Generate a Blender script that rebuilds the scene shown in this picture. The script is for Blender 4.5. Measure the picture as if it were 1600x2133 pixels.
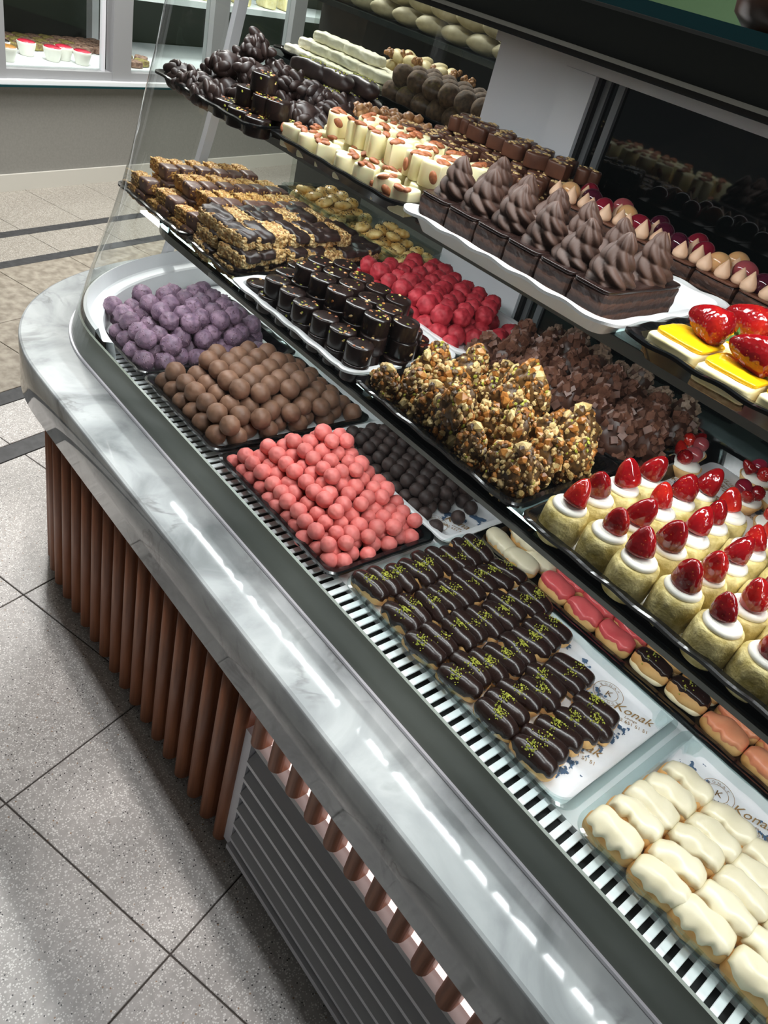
import bpy, math, random
from mathutils import Vector, Matrix, noise, Quaternion
PI = math.pi
for o in list(bpy.data.objects): bpy.data.objects.remove(o)
SC = bpy.context.scene
COL = SC.collection

# ------------------------------------------------------------------ camera
R_ = Vector((0.61942464, 0.7494933, 0.23360844))
D_ = Vector((0.57914218, -0.23535979, -0.78051272))
F_ = Vector((-0.53000702, 0.61876131, -0.57985084))
cam = bpy.data.cameras.new('camera')
cam.sensor_fit = 'HORIZONTAL'; cam.sensor_width = 36.0; cam.lens = 36.0 * 1602.0 / 1600.0
cam.clip_start = 0.02
camo = bpy.data.objects.new('camera', cam); COL.objects.link(camo)
camo.matrix_world = Matrix(((R_.x, -D_.x, -F_.x, 0), (R_.y, -D_.y, -F_.y, 0), (R_.z, -D_.z, -F_.z, 1.5125), (0, 0, 0, 1)))
SC.camera = camo

# ------------------------------------------------------------------ world and room light
w = bpy.data.worlds.new('world'); SC.world = w; w.use_nodes = True
w.node_tree.nodes['Background'].inputs[0].default_value = (0.80, 0.86, 0.90, 1)
w.node_tree.nodes['Background'].inputs[1].default_value = 0.09
def lamp(name, kind, loc, aim, power, color=(1, 1, 1), size=None, size_y=None, spot=None, blend=.3):
    l = bpy.data.lights.new(name, kind); l.energy = power; l.color = color
    if kind == 'AREA':
        l.shape = 'RECTANGLE'; l.size = size; l.size_y = size_y or size
    elif kind == 'SPOT':
        l.spot_size = math.radians(spot); l.spot_blend = blend; l.shadow_soft_size = size or .05
    o = bpy.data.objects.new(name, l); COL.objects.link(o); o.location = loc
    o.rotation_euler = (Vector(aim) - Vector(loc)).to_track_quat('-Z', 'Y').to_euler()
    return o
lamp('canopy_light', 'AREA', (-.5, .867, 1.4640), (-.5, .80, 0), 6.0, (0.96, 0.99, 1.0), 2.1, .034)
lamp('shelf_light', 'AREA', (-.5, .881, 1.1735), (-.5, 1.05, 0), 3.5, (0.96, 0.99, 1.0), 2.0, .012)
lamp('shelf_light', 'AREA', (-.55, .803, .9235), (-.55, .79, 0), 3.0, (0.96, 0.99, 1.0), 2.1, .012)
lamp('ceiling_panel', 'AREA', (-1.2, 0.45, 2.95), (-1.2, 0.45, 0), 26, (0.97, 0.98, 1.0), 2.0, .10)
lamp('ceiling_panel', 'AREA', (-2.2, 3.6, 2.95), (-2.2, 3.6, 0), 60, (1.0, 0.98, 0.95), 1.6, .10)
lamp('ceiling_panel', 'AREA', (-3.4, 1.6, 2.95), (-3.4, 1.6, 0), 120, (1.0, 0.98, 0.95), 1.6, .10)
for x_, y_, p_ in ((-.42, .44, 92), (-.70, .42, 100), (-1.0, .42, 104), (-1.35, .40, 98), (-1.75, .42, 84), (-2.2, .6, 60)):
    lamp('ceiling_spot', 'SPOT', (x_ + .1, y_ + .20, 2.9), (x_, y_, 0), p_, (1.0, 0.94, 0.91), .06, spot=9.5, blend=.7)
vs = SC.view_settings
vs.view_transform = 'Standard'; vs.look = 'None'; vs.gamma = 1; vs.exposure = 0.0; vs.use_curve_mapping = False

# ------------------------------------------------------------------ materials
def srgb(r, g, b):
    f = lambda c: (c / 255 / 12.92) if c / 255 <= .04045 else ((c / 255 + .055) / 1.055) ** 2.4
    return (f(r), f(g), f(b), 1)
M = {}
class NT:
    def __init__(s, name):
        s.m = bpy.data.materials.new(name); s.m.use_nodes = True; s.t = s.m.node_tree
        s.b = s.t.nodes['Principled BSDF']; M[name] = s.m
    def n(s, kind, **kw):
        x = s.t.nodes.new(kind)
        for k, v in kw.items():
            if k.startswith('i_'): x.inputs[k[2:].replace('_', ' ')].default_value = v
            else: setattr(x, k, v)
        return x
    def l(s, a, b): s.t.links.new(a, b)
    def ramp(s, fac, stops, mode='LINEAR'):
        r = s.n('ShaderNodeValToRGB'); r.color_ramp.interpolation = mode
        e = r.color_ramp.elements
        while len(e) < len(stops): e.new(.5)
        for i, (p, c) in enumerate(stops): e[i].position = p; e[i].color = c
        s.l(fac, r.inputs[0]); return r
    def coord(s, world=False):
        if world: return s.n('ShaderNodeNewGeometry').outputs['Position']
        return s.n('ShaderNodeTexCoord').outputs['Object']
    def bump(s, h, strength=.3, dist=.002):
        b = s.n('ShaderNodeBump'); b.inputs['Strength'].default_value = strength; b.inputs['Distance'].default_value = dist
        s.l(h, b.inputs['Height']); s.l(b.outputs[0], s.b.inputs['Normal']); return b
def plain(name, col, rough=.5, spec=.5, metal=0, **kw):
    t = NT(name); t.b.inputs['Base Color'].default_value = col; t.b.inputs['Roughness'].default_value = rough
    t.b.inputs['Specular IOR Level'].default_value = spec; t.b.inputs['Metallic'].default_value = metal
    for k, v in kw.items(): t.b.inputs[k.replace('_', ' ')].default_value = v
    return t
def mottled(name, c1, c2, scale, rough=.5, bump=.3, bdist=.002, world=False, spec=.5, det=6, lo=.35, hi=.65, rnd=.0, **kw):
    """two colours mixed by fine noise, with matching relief; rnd varies the value from thing to thing"""
    t = NT(name); n = t.n('ShaderNodeTexNoise'); n.inputs['Scale'].default_value = scale; n.inputs['Detail'].default_value = det
    t.l(t.coord(world), n.inputs['Vector'])
    r = t.ramp(n.outputs['Fac'], [(lo, c1), (hi, c2)])
    out = r.outputs[0]
    if rnd:
        oi = t.n('ShaderNodeObjectInfo'); mr = t.n('ShaderNodeMapRange')
        mr.inputs['To Min'].default_value = 1 - rnd; mr.inputs['To Max'].default_value = 1 + rnd
        t.l(oi.outputs['Random'], mr.inputs['Value'])
        hs = t.n('ShaderNodeHueSaturation'); t.l(mr.outputs[0], hs.inputs['Value']); t.l(out, hs.inputs['Color']); out = hs.outputs[0]
    t.l(out, t.b.inputs['Base Color'])
    t.b.inputs['Roughness'].default_value = rough; t.b.inputs['Specular IOR Level'].default_value = spec
    for k, v in kw.items(): t.b.inputs[k.replace('_', ' ')].default_value = v
    if bump: t.bump(n.outputs['Fac'], bump, bdist)
    return t
def thin_glass(name, tint, refl=1.0, rough=.0, ior=1.45):
    t = NT(name); t.t.nodes.remove(t.b)
    tr = t.n('ShaderNodeBsdfTransparent'); tr.inputs[0].default_value = tint
    gl = t.n('ShaderNodeBsdfGlossy'); gl.inputs['Roughness'].default_value = rough; gl.inputs[0].default_value = (refl, refl, refl, 1)
    lw = t.n('ShaderNodeLayerWeight'); lw.inputs['Blend'].default_value = .5     # Schlick reflectance, the same from both sides of the sheet
    f0 = ((ior - 1) / (ior + 1)) ** 2
    pw = t.n('ShaderNodeMath', operation='POWER'); t.l(lw.outputs['Facing'], pw.inputs[0]); pw.inputs[1].default_value = 5
    fr = t.n('ShaderNodeMath', operation='MULTIPLY_ADD'); t.l(pw.outputs[0], fr.inputs[0]); fr.inputs[1].default_value = 1 - f0; fr.inputs[2].default_value = f0
    mx = t.n('ShaderNodeMixShader'); t.l(fr.outputs[0], mx.inputs[0]); t.l(tr.outputs[0], mx.inputs[1]); t.l(gl.outputs[0], mx.inputs[2])
    t.l(mx.outputs[0], t.t.nodes['Material Output'].inputs['Surface']); return t
def emit(name, col, s):
    t = NT(name); t.b.inputs['Base Color'].default_value = col; t.b.inputs['Emission Color'].default_value = col; t.b.inputs['Emission Strength'].default_value = s; return t

# terrazzo
def terrazzo(name, base1, base2, white, black):
    t = NT(name); P = t.coord(True)
    n = t.n('ShaderNodeTexNoise'); n.inputs['Scale'].default_value = 60; t.l(P, n.inputs['Vector'])
    r0 = t.ramp(n.outputs['Fac'], [(.3, base1), (.7, base2)])
    def chips(scale, thr_lo, thr_hi, keep):
        v = t.n('ShaderNodeTexVoronoi'); v.inputs['Scale'].default_value = scale; t.l(P, v.inputs['Vector'])
        a = t.ramp(v.outputs['Distance'], [(thr_lo, (1, 1, 1, 1)), (thr_hi, (0, 0, 0, 1))])
        sp = t.n('ShaderNodeSeparateColor'); t.l(v.outputs['Color'], sp.inputs[0])
        k = t.ramp(sp.outputs[0], [(keep, (0, 0, 0, 1)), (keep + .01, (1, 1, 1, 1))])
        m = t.n('ShaderNodeMath', operation='MULTIPLY'); t.l(a.outputs[0], m.inputs[0]); t.l(k.outputs[0], m.inputs[1]); return m.outputs[0]
    def mix(f, a, c):
        m = t.n('ShaderNodeMix', data_type='RGBA'); t.l(f, m.inputs['Factor']); t.l(a, m.inputs['A']); m.inputs['B'].default_value = c; return m.outputs['Result']
    o = mix(chips(260, .30, .42, .35), r0.outputs[0], white)
    o = mix(chips(170, .28, .38, .66), o, white)
    o = mix(chips(190, .24, .32, .88), o, black)
    o = mix(chips(120, .16, .24, .92), o, srgb(150, 120, 90))
    t.l(o, t.b.inputs['Base Color']); t.b.inputs['Roughness'].default_value = .34
    return t
terrazzo('terrazzo', srgb(172, 168, 164), srgb(194, 190, 186), srgb(236, 234, 230), srgb(46, 44, 44))
terrazzo('terrazzo_far', srgb(138, 132, 122), srgb(160, 154, 144), srgb(200, 196, 188), srgb(70, 66, 62))
mottled('paving_far', srgb(128, 119, 106), srgb(164, 156, 142), 28, .45, .1, world=True)
plain('grout', srgb(80, 74, 70), .8)
mottled('black_stripe', srgb(48, 48, 50), srgb(66, 66, 68), 40, .45, .1, world=True)
# marble
t = NT('marble'); P = t.coord(True)
mp = t.n('ShaderNodeMapping'); mp.inputs['Rotation'].default_value = (.2, .3, .7); t.l(P, mp.inputs['Vector'])
n1 = t.n('ShaderNodeTexNoise'); n1.inputs['Scale'].default_value = 5; n1.inputs['Detail'].default_value = 9; n1.inputs['Distortion'].default_value = 1.6; t.l(mp.outputs[0], n1.inputs['Vector'])
base = t.ramp(n1.outputs['Fac'], [(.30, srgb(130, 135, 136)), (.46, srgb(166, 171, 172)), (.60, srgb(182, 187, 187)), (.78, srgb(146, 151, 152))])
wv = t.n('ShaderNodeTexNoise'); wv.inputs['Scale'].default_value = 6; wv.inputs['Detail'].default_value = 5; wv.inputs['Roughness'].default_value = .55; wv.inputs['Distortion'].default_value = 1.1; t.l(mp.outputs[0], wv.inputs['Vector'])
vein = t.ramp(wv.outputs['Fac'], [(.46, (0, 0, 0, 1)), (.50, (.9, .9, .9, 1)), (.54, (0, 0, 0, 1))])
msk = t.n('ShaderNodeTexNoise'); msk.inputs['Scale'].default_value = 6; t.l(P, msk.inputs['Vector'])
mr = t.ramp(msk.outputs['Fac'], [(.50, (0, 0, 0, 1)), (.66, (.75, .75, .75, 1))])
mm = t.n('ShaderNodeMath', operation='MULTIPLY'); t.l(vein.outputs[0], mm.inputs[0]); t.l(mr.outputs[0], mm.inputs[1])
mx = t.n('ShaderNodeMix', data_type='RGBA'); t.l(mm.outputs[0], mx.inputs['Factor']); t.l(base.outputs[0], mx.inputs['A']); mx.inputs['B'].default_value = srgb(98, 98, 98)
t.l(mx.outputs['Result'], t.b.inputs['Base Color']); t.b.inputs['Roughness'].default_value = .05; t.b.inputs['Specular IOR Level'].default_value = .45
# wood slats
t = NT('slat_wood'); P = t.coord()
mp = t.n('ShaderNodeMapping'); mp.inputs['Scale'].default_value = (60, 60, 4); t.l(P, mp.inputs['Vector'])
n1 = t.n('ShaderNodeTexNoise'); n1.inputs['Scale'].default_value = 1.5; n1.inputs['Detail'].default_value = 6; t.l(mp.outputs[0], n1.inputs['Vector'])
r = t.ramp(n1.outputs['Fac'], [(.3, srgb(124, 76, 52)), (.7, srgb(166, 108, 76))]); t.l(r.outputs[0], t.b.inputs['Base Color']); t.b.inputs['Roughness'].default_value = .42
plain('slat_back', srgb(58, 32, 22), .7)
plain('metal_grey', srgb(118, 120, 122), .4, metal=.3)
plain('louver_grey', srgb(186, 186, 188), .36)
plain('grille_white', srgb(222, 222, 228), .35)
plain('dark', srgb(14, 14, 15), .6)
plain('white_plastic', srgb(242, 245, 247), .35)
plain('white_panel', srgb(222, 222, 226), .4)
plain('glass_band', srgb(118, 125, 116), .14, .5)
plain('shelf_metal', srgb(124, 124, 120), .32, metal=.5)
plain('shelf_dark', srgb(34, 42, 42), .2, .6)
plain('canopy', srgb(52, 55, 50), .3, .5)
plain('canopy_trim', srgb(200, 196, 182), .25, metal=.6)
plain('teal_glass_edge', srgb(12, 58, 62), .08, .7)
emit('led', (0.97, 0.99, 1.0, 1), 9)
emit('led_pink', (1.0, 0.82, 0.78, 1), 1.3)
thin_glass('glass', (.95, .97, .96, 1), .9, ior=1.42)
thin_glass('back_glass', (.90, .92, .90, 1), .9, ior=1.5)
plain('dark_glass', srgb(10, 14, 14), .04, .6)
thin_glass('shelf_glass', (.74, .86, .85, 1), .8)
thin_glass('clear_plastic', (.895, .95, .945, 1), .9, .12, ior=1.75)
plain('black_plastic', srgb(13, 14, 15), .16, .6)
plain('white_tray', srgb(236, 237, 238), .25)
mottled('paper', srgb(232, 233, 236), srgb(244, 244, 246), 18, .6, .25, .003)
plain('print_gold', srgb(156, 122, 74), .5)
plain('print_blue', srgb(78, 104, 134), .6)
mottled('wall_grey', srgb(136, 135, 130), srgb(143, 141, 136), 90, .6, .05, world=True)
plain('wall_green', srgb(112, 148, 108), .7)
plain('wall_dark', srgb(52, 52, 48), .6)
plain('baseboard', srgb(208, 205, 196), .5)
plain('frame_grey', srgb(146, 147, 149), .4)
plain('ceiling_paint', srgb(214, 212, 208), .8)
# confectionery
mottled('milk_truffle', srgb(112, 80, 62), srgb(134, 99, 78), 45, .55, .3, .0016, rnd=.16)
t = mottled('purple_truffle', srgb(106, 84, 106), srgb(156, 126, 146), 70, .55, 0, rnd=.2, lo=.3, hi=.72)
v = t.n('ShaderNodeTexVoronoi'); v.inputs['Scale'].default_value = 230; t.l(t.coord(), v.inputs['Vector'])
sp = t.n('ShaderNodeSeparateColor'); t.l(v.outputs['Color'], sp.inputs[0])
kp = t.ramp(sp.outputs[0], [(.55, (0, 0, 0, 1)), (.58, (1, 1, 1, 1))]); dm = t.ramp(v.outputs['Distance'], [(.05, (1, 1, 1, 1)), (.42, (0, 0, 0, 1))])
mu = t.n('ShaderNodeMath', operation='MULTIPLY'); t.l(kp.outputs[0], mu.inputs[0]); t.l(dm.outputs[0], mu.inputs[1])
src = t.b.inputs['Base Color'].links[0].from_socket
mx = t.n('ShaderNodeMix', data_type='RGBA'); t.l(mu.outputs[0], mx.inputs['Factor']); t.l(src, mx.inputs['A']); mx.inputs['B'].default_value = srgb(196, 160, 172); t.l(mx.outputs['Result'], t.b.inputs['Base Color'])
t.bump(mu.outputs[0], .9, .003)
mottled('pink_truffle', srgb(208, 104, 100), srgb(226, 128, 120), 35, .52, .3, .0018, rnd=.10)
mottled('dark_truffle', srgb(40, 29, 27), srgb(64, 48, 44), 80, .6, .5, .0015, rnd=.2)
mottled('red_truffle', srgb(156, 28, 42), srgb(198, 58, 70), 70, .58, .5, .002, rnd=.12)
mottled('dark_choc', srgb(30, 20, 18), srgb(42, 29, 26), 25, .24, .1, .0015, rnd=.2)
mottled('dark_choc_matt', srgb(38, 26, 24), srgb(58, 42, 38), 40, .42, .3, .0015, rnd=.2)
mottled('milk_choc', srgb(86, 52, 38), srgb(108, 68, 50), 30, .36, .15, .0012, rnd=.12)
mottled('milk_choc_coat', srgb(84, 58, 50), srgb(106, 76, 66), 30, .4, .2, .0015, rnd=.12)
mottled('cube_choc', srgb(82, 52, 40), srgb(114, 77, 61), 120, .42, .1, .001, rnd=.1)
mottled('mound_choc', srgb(56, 34, 26), srgb(74, 46, 35), 30, .4, .15, .0012)
mottled('crumb_choc', srgb(98, 76, 62), srgb(134, 108, 90), 120, .6, .1, .001, rnd=.1)
mottled('white_choc', srgb(232, 222, 174), srgb(240, 232, 196), 20, .34, .12, .0012, Subsurface_Weight=.08)
mottled('almond', srgb(132, 72, 44), srgb(170, 104, 66), 160, .5, .3, .0008)
mottled('hazelnut', srgb(206, 168, 106), srgb(232, 202, 148), 90, .5, .2, .0008)
mottled('nut_pale', srgb(192, 158, 94), srgb(232, 208, 152), 90, .45, .2, .0008)
mottled('nut_amber', srgb(142, 84, 34), srgb(196, 134, 66), 80, .3, .2, .0008)
mottled('pistachio', srgb(138, 146, 40), srgb(192, 190, 74), 150, .55, .3, .0006)
mottled('nut_base', srgb(54, 36, 22), srgb(122, 88, 48), 110, .34, .6, .003)
mottled('walnut', srgb(128, 84, 50), srgb(186, 136, 86), 90, .45, .6, .003)
def granular(name, cols, scale):
    t = NT(name); v = t.n('ShaderNodeTexVoronoi'); v.inputs['Scale'].default_value = scale; t.l(t.coord(), v.inputs['Vector'])
    sp = t.n('ShaderNodeSeparateColor'); t.l(v.outputs['Color'], sp.inputs[0])
    r = t.ramp(sp.outputs[0], [(i / (len(cols) - 1), c) for i, c in enumerate(cols)]); t.l(r.outputs[0], t.b.inputs['Base Color'])
    inv = t.n('ShaderNodeMath', operation='SUBTRACT'); inv.inputs[0].default_value = 1; t.l(v.outputs['Distance'], inv.inputs[1])
    t.bump(inv.outputs[0], 1.0, .0045); t.b.inputs['Roughness'].default_value = .42
granular('crisp', [srgb(150, 98, 40), srgb(198, 148, 76), srgb(224, 184, 112), srgb(186, 130, 60)], 190)
granular('crisp_pale', [srgb(150, 100, 52), srgb(206, 164, 100), srgb(232, 204, 150), srgb(190, 140, 78)], 190)
mottled('choux', srgb(206, 150, 84), srgb(230, 188, 124), 26, .55, .2, .002, rnd=.06)
mottled('choc_glaze', srgb(34, 21, 18), srgb(46, 30, 26), 22, .24, .1, .002)
mottled('white_glaze', srgb(230, 219, 184), srgb(240, 231, 204), 14, .26, .25, .006)
mottled('pink_glaze', srgb(222, 88, 92), srgb(238, 112, 112), 24, .26, .3, .004)
mottled('orange_glaze', srgb(238, 146, 106), srgb(250, 174, 132), 24, .3, .3, .004)
mottled('cream', srgb(248, 244, 232), srgb(252, 250, 242), 20, .4, .1, .002)
mottled('pastry_cream', srgb(236, 220, 170), srgb(246, 236, 200), 30, .5, .2, .002)
mottled('sponge_roll', srgb(178, 156, 78), srgb(238, 222, 160), 55, .65, .8, .006, lo=.32, hi=.62)
mottled('cheesecake', srgb(232, 214, 152), srgb(246, 234, 188), 40, .6, .2, .0015)
mottled('biscuit_base', srgb(176, 138, 92), srgb(216, 184, 138), 120, .7, .4, .002)
plain('lemon_glaze', srgb(250, 196, 22), .1, .6)
mottled('whipped_choc', srgb(68, 45, 35), srgb(80, 54, 42), 14, .6, .05, .001)
mottled('whipped_beige', srgb(212, 170, 138), srgb(226, 188, 158), 14, .45, .05, .001)
mottled('leaf', srgb(52, 96, 40), srgb(96, 140, 66), 60, .5, .2, .001)
plain('grape_red', srgb(122, 26, 44), .06, .7, Subsurface_Weight=.15)
plain('grape_dark', srgb(66, 18, 36), .06, .7)
plain('grape_pale', srgb(206, 158, 110), .06, .7, Subsurface_Weight=.3)
plain('grape_rose', srgb(150, 70, 76), .06, .7, Subsurface_Weight=.2)
mottled('tart_shell', srgb(206, 156, 94), srgb(230, 188, 128), 60, .6, .2, .001)
mottled('coconut_bar', srgb(226, 220, 192), srgb(240, 236, 214), 90, .6, .4, .002)
mottled('finger_cookie', srgb(212, 190, 136), srgb(232, 216, 170), 30, .5, .2, .001)
mottled('cocoa_ball', srgb(82, 60, 44), srgb(120, 92, 68), 110, .75, .5, .002)
mottled('sesame_cookie', srgb(200, 148, 62), srgb(236, 208, 140), 60, .35, .3, .0015, lo=.35, hi=.62)
plain('sesame_dark', srgb(42, 30, 24), .5)
mottled('pale_loaf', srgb(168, 158, 126), srgb(196, 186, 154), 30, .6, .2, .002)
plain('cup_white', srgb(238, 236, 226), .3)
plain('red_jelly', srgb(196, 40, 66), .15, .6)
plain('caramel_top', srgb(186, 128, 58), .3)
mottled('pistachio_square', srgb(112, 84, 62), srgb(168, 160, 84), 70, .6, .4, .003)
mottled('cocoa_square', srgb(104, 76, 66), srgb(176, 142, 120), 70, .6, .4, .003)
# layered chocolate cake
t = NT('cake_layers'); P = t.coord(); sep = t.n('ShaderNodeSeparateXYZ'); t.l(P, sep.inputs[0])
n1 = t.n('ShaderNodeTexNoise'); n1.inputs['Scale'].default_value = 90; n1.inputs['Detail'].default_value = 6; t.l(P, n1.inputs['Vector'])
m1 = t.n('ShaderNodeMath', operation='MULTIPLY_ADD'); t.l(n1.outputs['Fac'], m1.inputs[0]); m1.inputs[1].default_value = .010; t.l(sep.outputs['Z'], m1.inputs[2])
m2 = t.n('ShaderNodeMath', operation='MULTIPLY'); t.l(m1.outputs[0], m2.inputs[0]); m2.inputs[1].default_value = 68.0
m3 = t.n('ShaderNodeMath', operation='FRACT'); t.l(m2.outputs[0], m3.inputs[0])
r = t.ramp(m3.outputs[0], [(0, srgb(62, 38, 28)), (.5, srgb(86, 56, 42)), (.62, srgb(40, 24, 19)), (.9, srgb(48, 30, 24))])
t.l(r.outputs[0], t.b.inputs['Base Color']); t.b.inputs['Roughness'].default_value = .55; t.bump(n1.outputs['Fac'], .6, .003)
# strawberry: red flesh with small pale seeds in pits
t = NT('strawberry'); P = t.coord()
v = t.n('ShaderNodeTexVoronoi'); v.inputs['Scale'].default_value = 210; t.l(P, v.inputs['Vector'])
rs = t.ramp(v.outputs['Distance'], [(.10, srgb(214, 150, 70)), (.2, (.1, .0, .0, 1))])
n1 = t.n('ShaderNodeTexNoise'); n1.inputs['Scale'].default_value = 22; t.l(P, n1.inputs['Vector'])
oi = t.n('ShaderNodeObjectInfo'); ad = t.n('ShaderNodeMath', operation='MULTIPLY_ADD'); t.l(oi.outputs['Random'], ad.inputs[0]); ad.inputs[1].default_value = .32
sb = t.n('ShaderNodeMath', operation='SUBTRACT'); t.l(n1.outputs['Fac'], sb.inputs[0]); sb.inputs[1].default_value = .16; t.l(sb.outputs[0], ad.inputs[2])
rb = t.ramp(ad.outputs[0], [(.25, srgb(100, 7, 14)), (.52, srgb(146, 14, 20)), (.78, srgb(196, 42, 26))])
fr = t.ramp(v.outputs['Distance'], [(.10, (.55, .55, .55, 1)), (.17, (0, 0, 0, 1))])
mx = t.n('ShaderNodeMix', data_type='RGBA'); t.l(fr.outputs[0], mx.inputs['Factor']); t.l(rb.outputs[0], mx.inputs['A']); mx.inputs['B'].default_value = srgb(206, 120, 60)
t.l(mx.outputs['Result'], t.b.inputs['Base Color']); t.b.inputs['Roughness'].default_value = .10; t.b.inputs['Specular IOR Level'].default_value = .7
t.b.inputs['Subsurface Weight'].default_value = .06
t.bump(v.outputs['Distance'], .5, .001)

# ------------------------------------------------------------------ mesh helpers
def me_new(name, V, Fc, mats, mi=None, smooth=True):
    me = bpy.data.meshes.new(name); me.from_pydata([tuple(v) for v in V], [], Fc)
    for m in (mats if isinstance(mats, (list, tuple)) else [mats]): me.materials.append(M[m])
    if mi: me.polygons.foreach_set('material_index', mi)
    if smooth: me.polygons.foreach_set('use_smooth', [True] * len(me.polygons))
    me.update(); return me
class MB:
    def __init__(s): s.V = []; s.F = []; s.I = []
    def add(s, V, Fc, mi=0):
        o = len(s.V); s.V += [tuple(v) for v in V]; s.F += [tuple(i + o for i in f) for f in Fc]; s.I += [mi] * len(Fc); return s
    def box(s, x0, x1, y0, y1, z0, z1, mi=0, mat=None):
        V = [Vector((x, y, z)) for x in (x0, x1) for y in (y0, y1) for z in (z0, z1)]
        if mat: V = [mat @ v for v in V]
        return s.add(V, [(0, 1, 3, 2), (4, 6, 7, 5), (0, 4, 5, 1), (2, 3, 7, 6), (0, 2, 6, 4), (1, 5, 7, 3)], mi)
    def me(s, name, mats, smooth=False): return me_new(name, s.V, s.F, mats, s.I, smooth)
def bevel_box(x0, x1, y0, y1, z0, z1, b):
    """box with chamfered edges, 24 verts"""
    V = []; idx = {}
    c = ((x0, x1), (y0, y1), (z0, z1))
    for i in (0, 1):
        for j in (0, 1):
            for k in (0, 1):
                p = [c[0][i], c[1][j], c[2][k]]; s = [1 - 2 * i, 1 - 2 * j, 1 - 2 * k]
                for a in range(3):
                    q = [p[d] + (0 if d == a else s[d] * b) for d in range(3)]
                    idx[(i, j, k, a)] = len(V); V.append(q)
    Fc = []
    for a in range(3):
        u, v = [d for d in range(3) if d != a]
        for e in (0, 1):
            q = []
            for (m, n) in ((0, 0), (1, 0), (1, 1), (0, 1)):
                t = [0, 0, 0]; t[a] = e; t[u] = m; t[v] = n; q.append(idx[(*t, a)])
            flip = (e == 0) ^ (a == 1)
            Fc.append(tuple(reversed(q)) if flip else tuple(q))
    for a in range(3):
        u, v = [d for d in range(3) if d != a]
        for m in (0, 1):
            for n in (0, 1):
                t0 = [0] * 3; t1 = [0] * 3; t0[u] = t1[u] = m; t0[v] = t1[v] = n; t1[a] = 1
                Fc.append((idx[(*t0, u)], idx[(*t0, v)], idx[(*t1, v)], idx[(*t1, u)]))
    for i in (0, 1):
        for j in (0, 1):
            for k in (0, 1): Fc.append((idx[(i, j, k, 0)], idx[(i, j, k, 1)], idx[(i, j, k, 2)]))
    return V, Fc
def grid_faces(nu, nv, wu=False, wv=False):
    Fc = []
    for i in range(nu if wu else nu - 1):
        for j in range(nv if wv else nv - 1):
            a = i * nv + j; b = i * nv + (j + 1) % nv; c = ((i + 1) % nu) * nv + (j + 1) % nv; d = ((i + 1) % nu) * nv + j
            Fc.append((a, d, c, b))
    return Fc
def lathe(prof, n=24, close=True):
    V = []; Fc = []
    for r, z in prof:
        for k in range(n): V.append((r * math.cos(2 * PI * k / n), r * math.sin(2 * PI * k / n), z))
    for i in range(len(prof) - 1):
        for k in range(n):
            Fc.append((i * n + k, i * n + (k + 1) % n, (i + 1) * n + (k + 1) % n, (i + 1) * n + k))
    if close:
        Fc.append(tuple(reversed(range(n)))); Fc.append(tuple(range((len(prof) - 1) * n, len(prof) * n)))
    return V, Fc
def ico(sub=2):
    p = (1 + 5 ** .5) / 2
    V = [Vector(v).normalized() for v in ((-1, p, 0), (1, p, 0), (-1, -p, 0), (1, -p, 0), (0, -1, p), (0, 1, p), (0, -1, -p), (0, 1, -p), (p, 0, -1), (p, 0, 1), (-p, 0, -1), (-p, 0, 1))]
    Fc = [(0, 11, 5), (0, 5, 1), (0, 1, 7), (0, 7, 10), (0, 10, 11), (1, 5, 9), (5, 11, 4), (11, 10, 2), (10, 7, 6), (7, 1, 8), (3, 9, 4), (3, 4, 2), (3, 2, 6), (3, 6, 8), (3, 8, 9), (4, 9, 5), (2, 4, 11), (6, 2, 10), (8, 6, 7), (9, 8, 1)]
    for _ in range(sub):
        cache = {}; N = []
        def mid(a, b):
            k = (min(a, b), max(a, b))
            if k not in cache: V.append(((V[a] + V[b]) / 2).normalized()); cache[k] = len(V) - 1
            return cache[k]
        for a, b, c in Fc:
            x, y, z = mid(a, b), mid(b, c), mid(c, a); N += [(a, x, z), (b, y, x), (c, z, y), (x, y, z)]
        Fc = N
    return V, Fc
ICO = {s: ico(s) for s in (0, 1, 2, 3)}
def nz(v, s, seed): return noise.noise(Vector(v) * s + Vector((seed * 7.31, seed * 3.17, seed * 1.93)))
def lump(r, seed, amp, freq, sub=3, sq=(1, 1, 1), ridge=0, pimples=0):
    """knobbly ball"""
    V = []; rng = random.Random(seed)
    spots = [Vector((rng.gauss(0, 1), rng.gauss(0, 1), rng.gauss(0, 1))).normalized() for _ in range(pimples)]
    for v in ICO[sub][0]:
        d = 1 + amp * nz(v, freq, seed) + amp * .5 * nz(v, freq * 2.3, seed + 9)
        if ridge: d += ridge * max(0, 1 - abs(nz(v, freq * 1.3, seed + 4)) * 9)
        for s in spots:
            q = (v - s).length
            if q < .17: d += .085 * (1 - (q / .17) ** 2)
        V.append((v.x * r * d * sq[0], v.y * r * d * sq[1], v.z * r * d * sq[2]))
    return V, ICO[sub][1]
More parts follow.
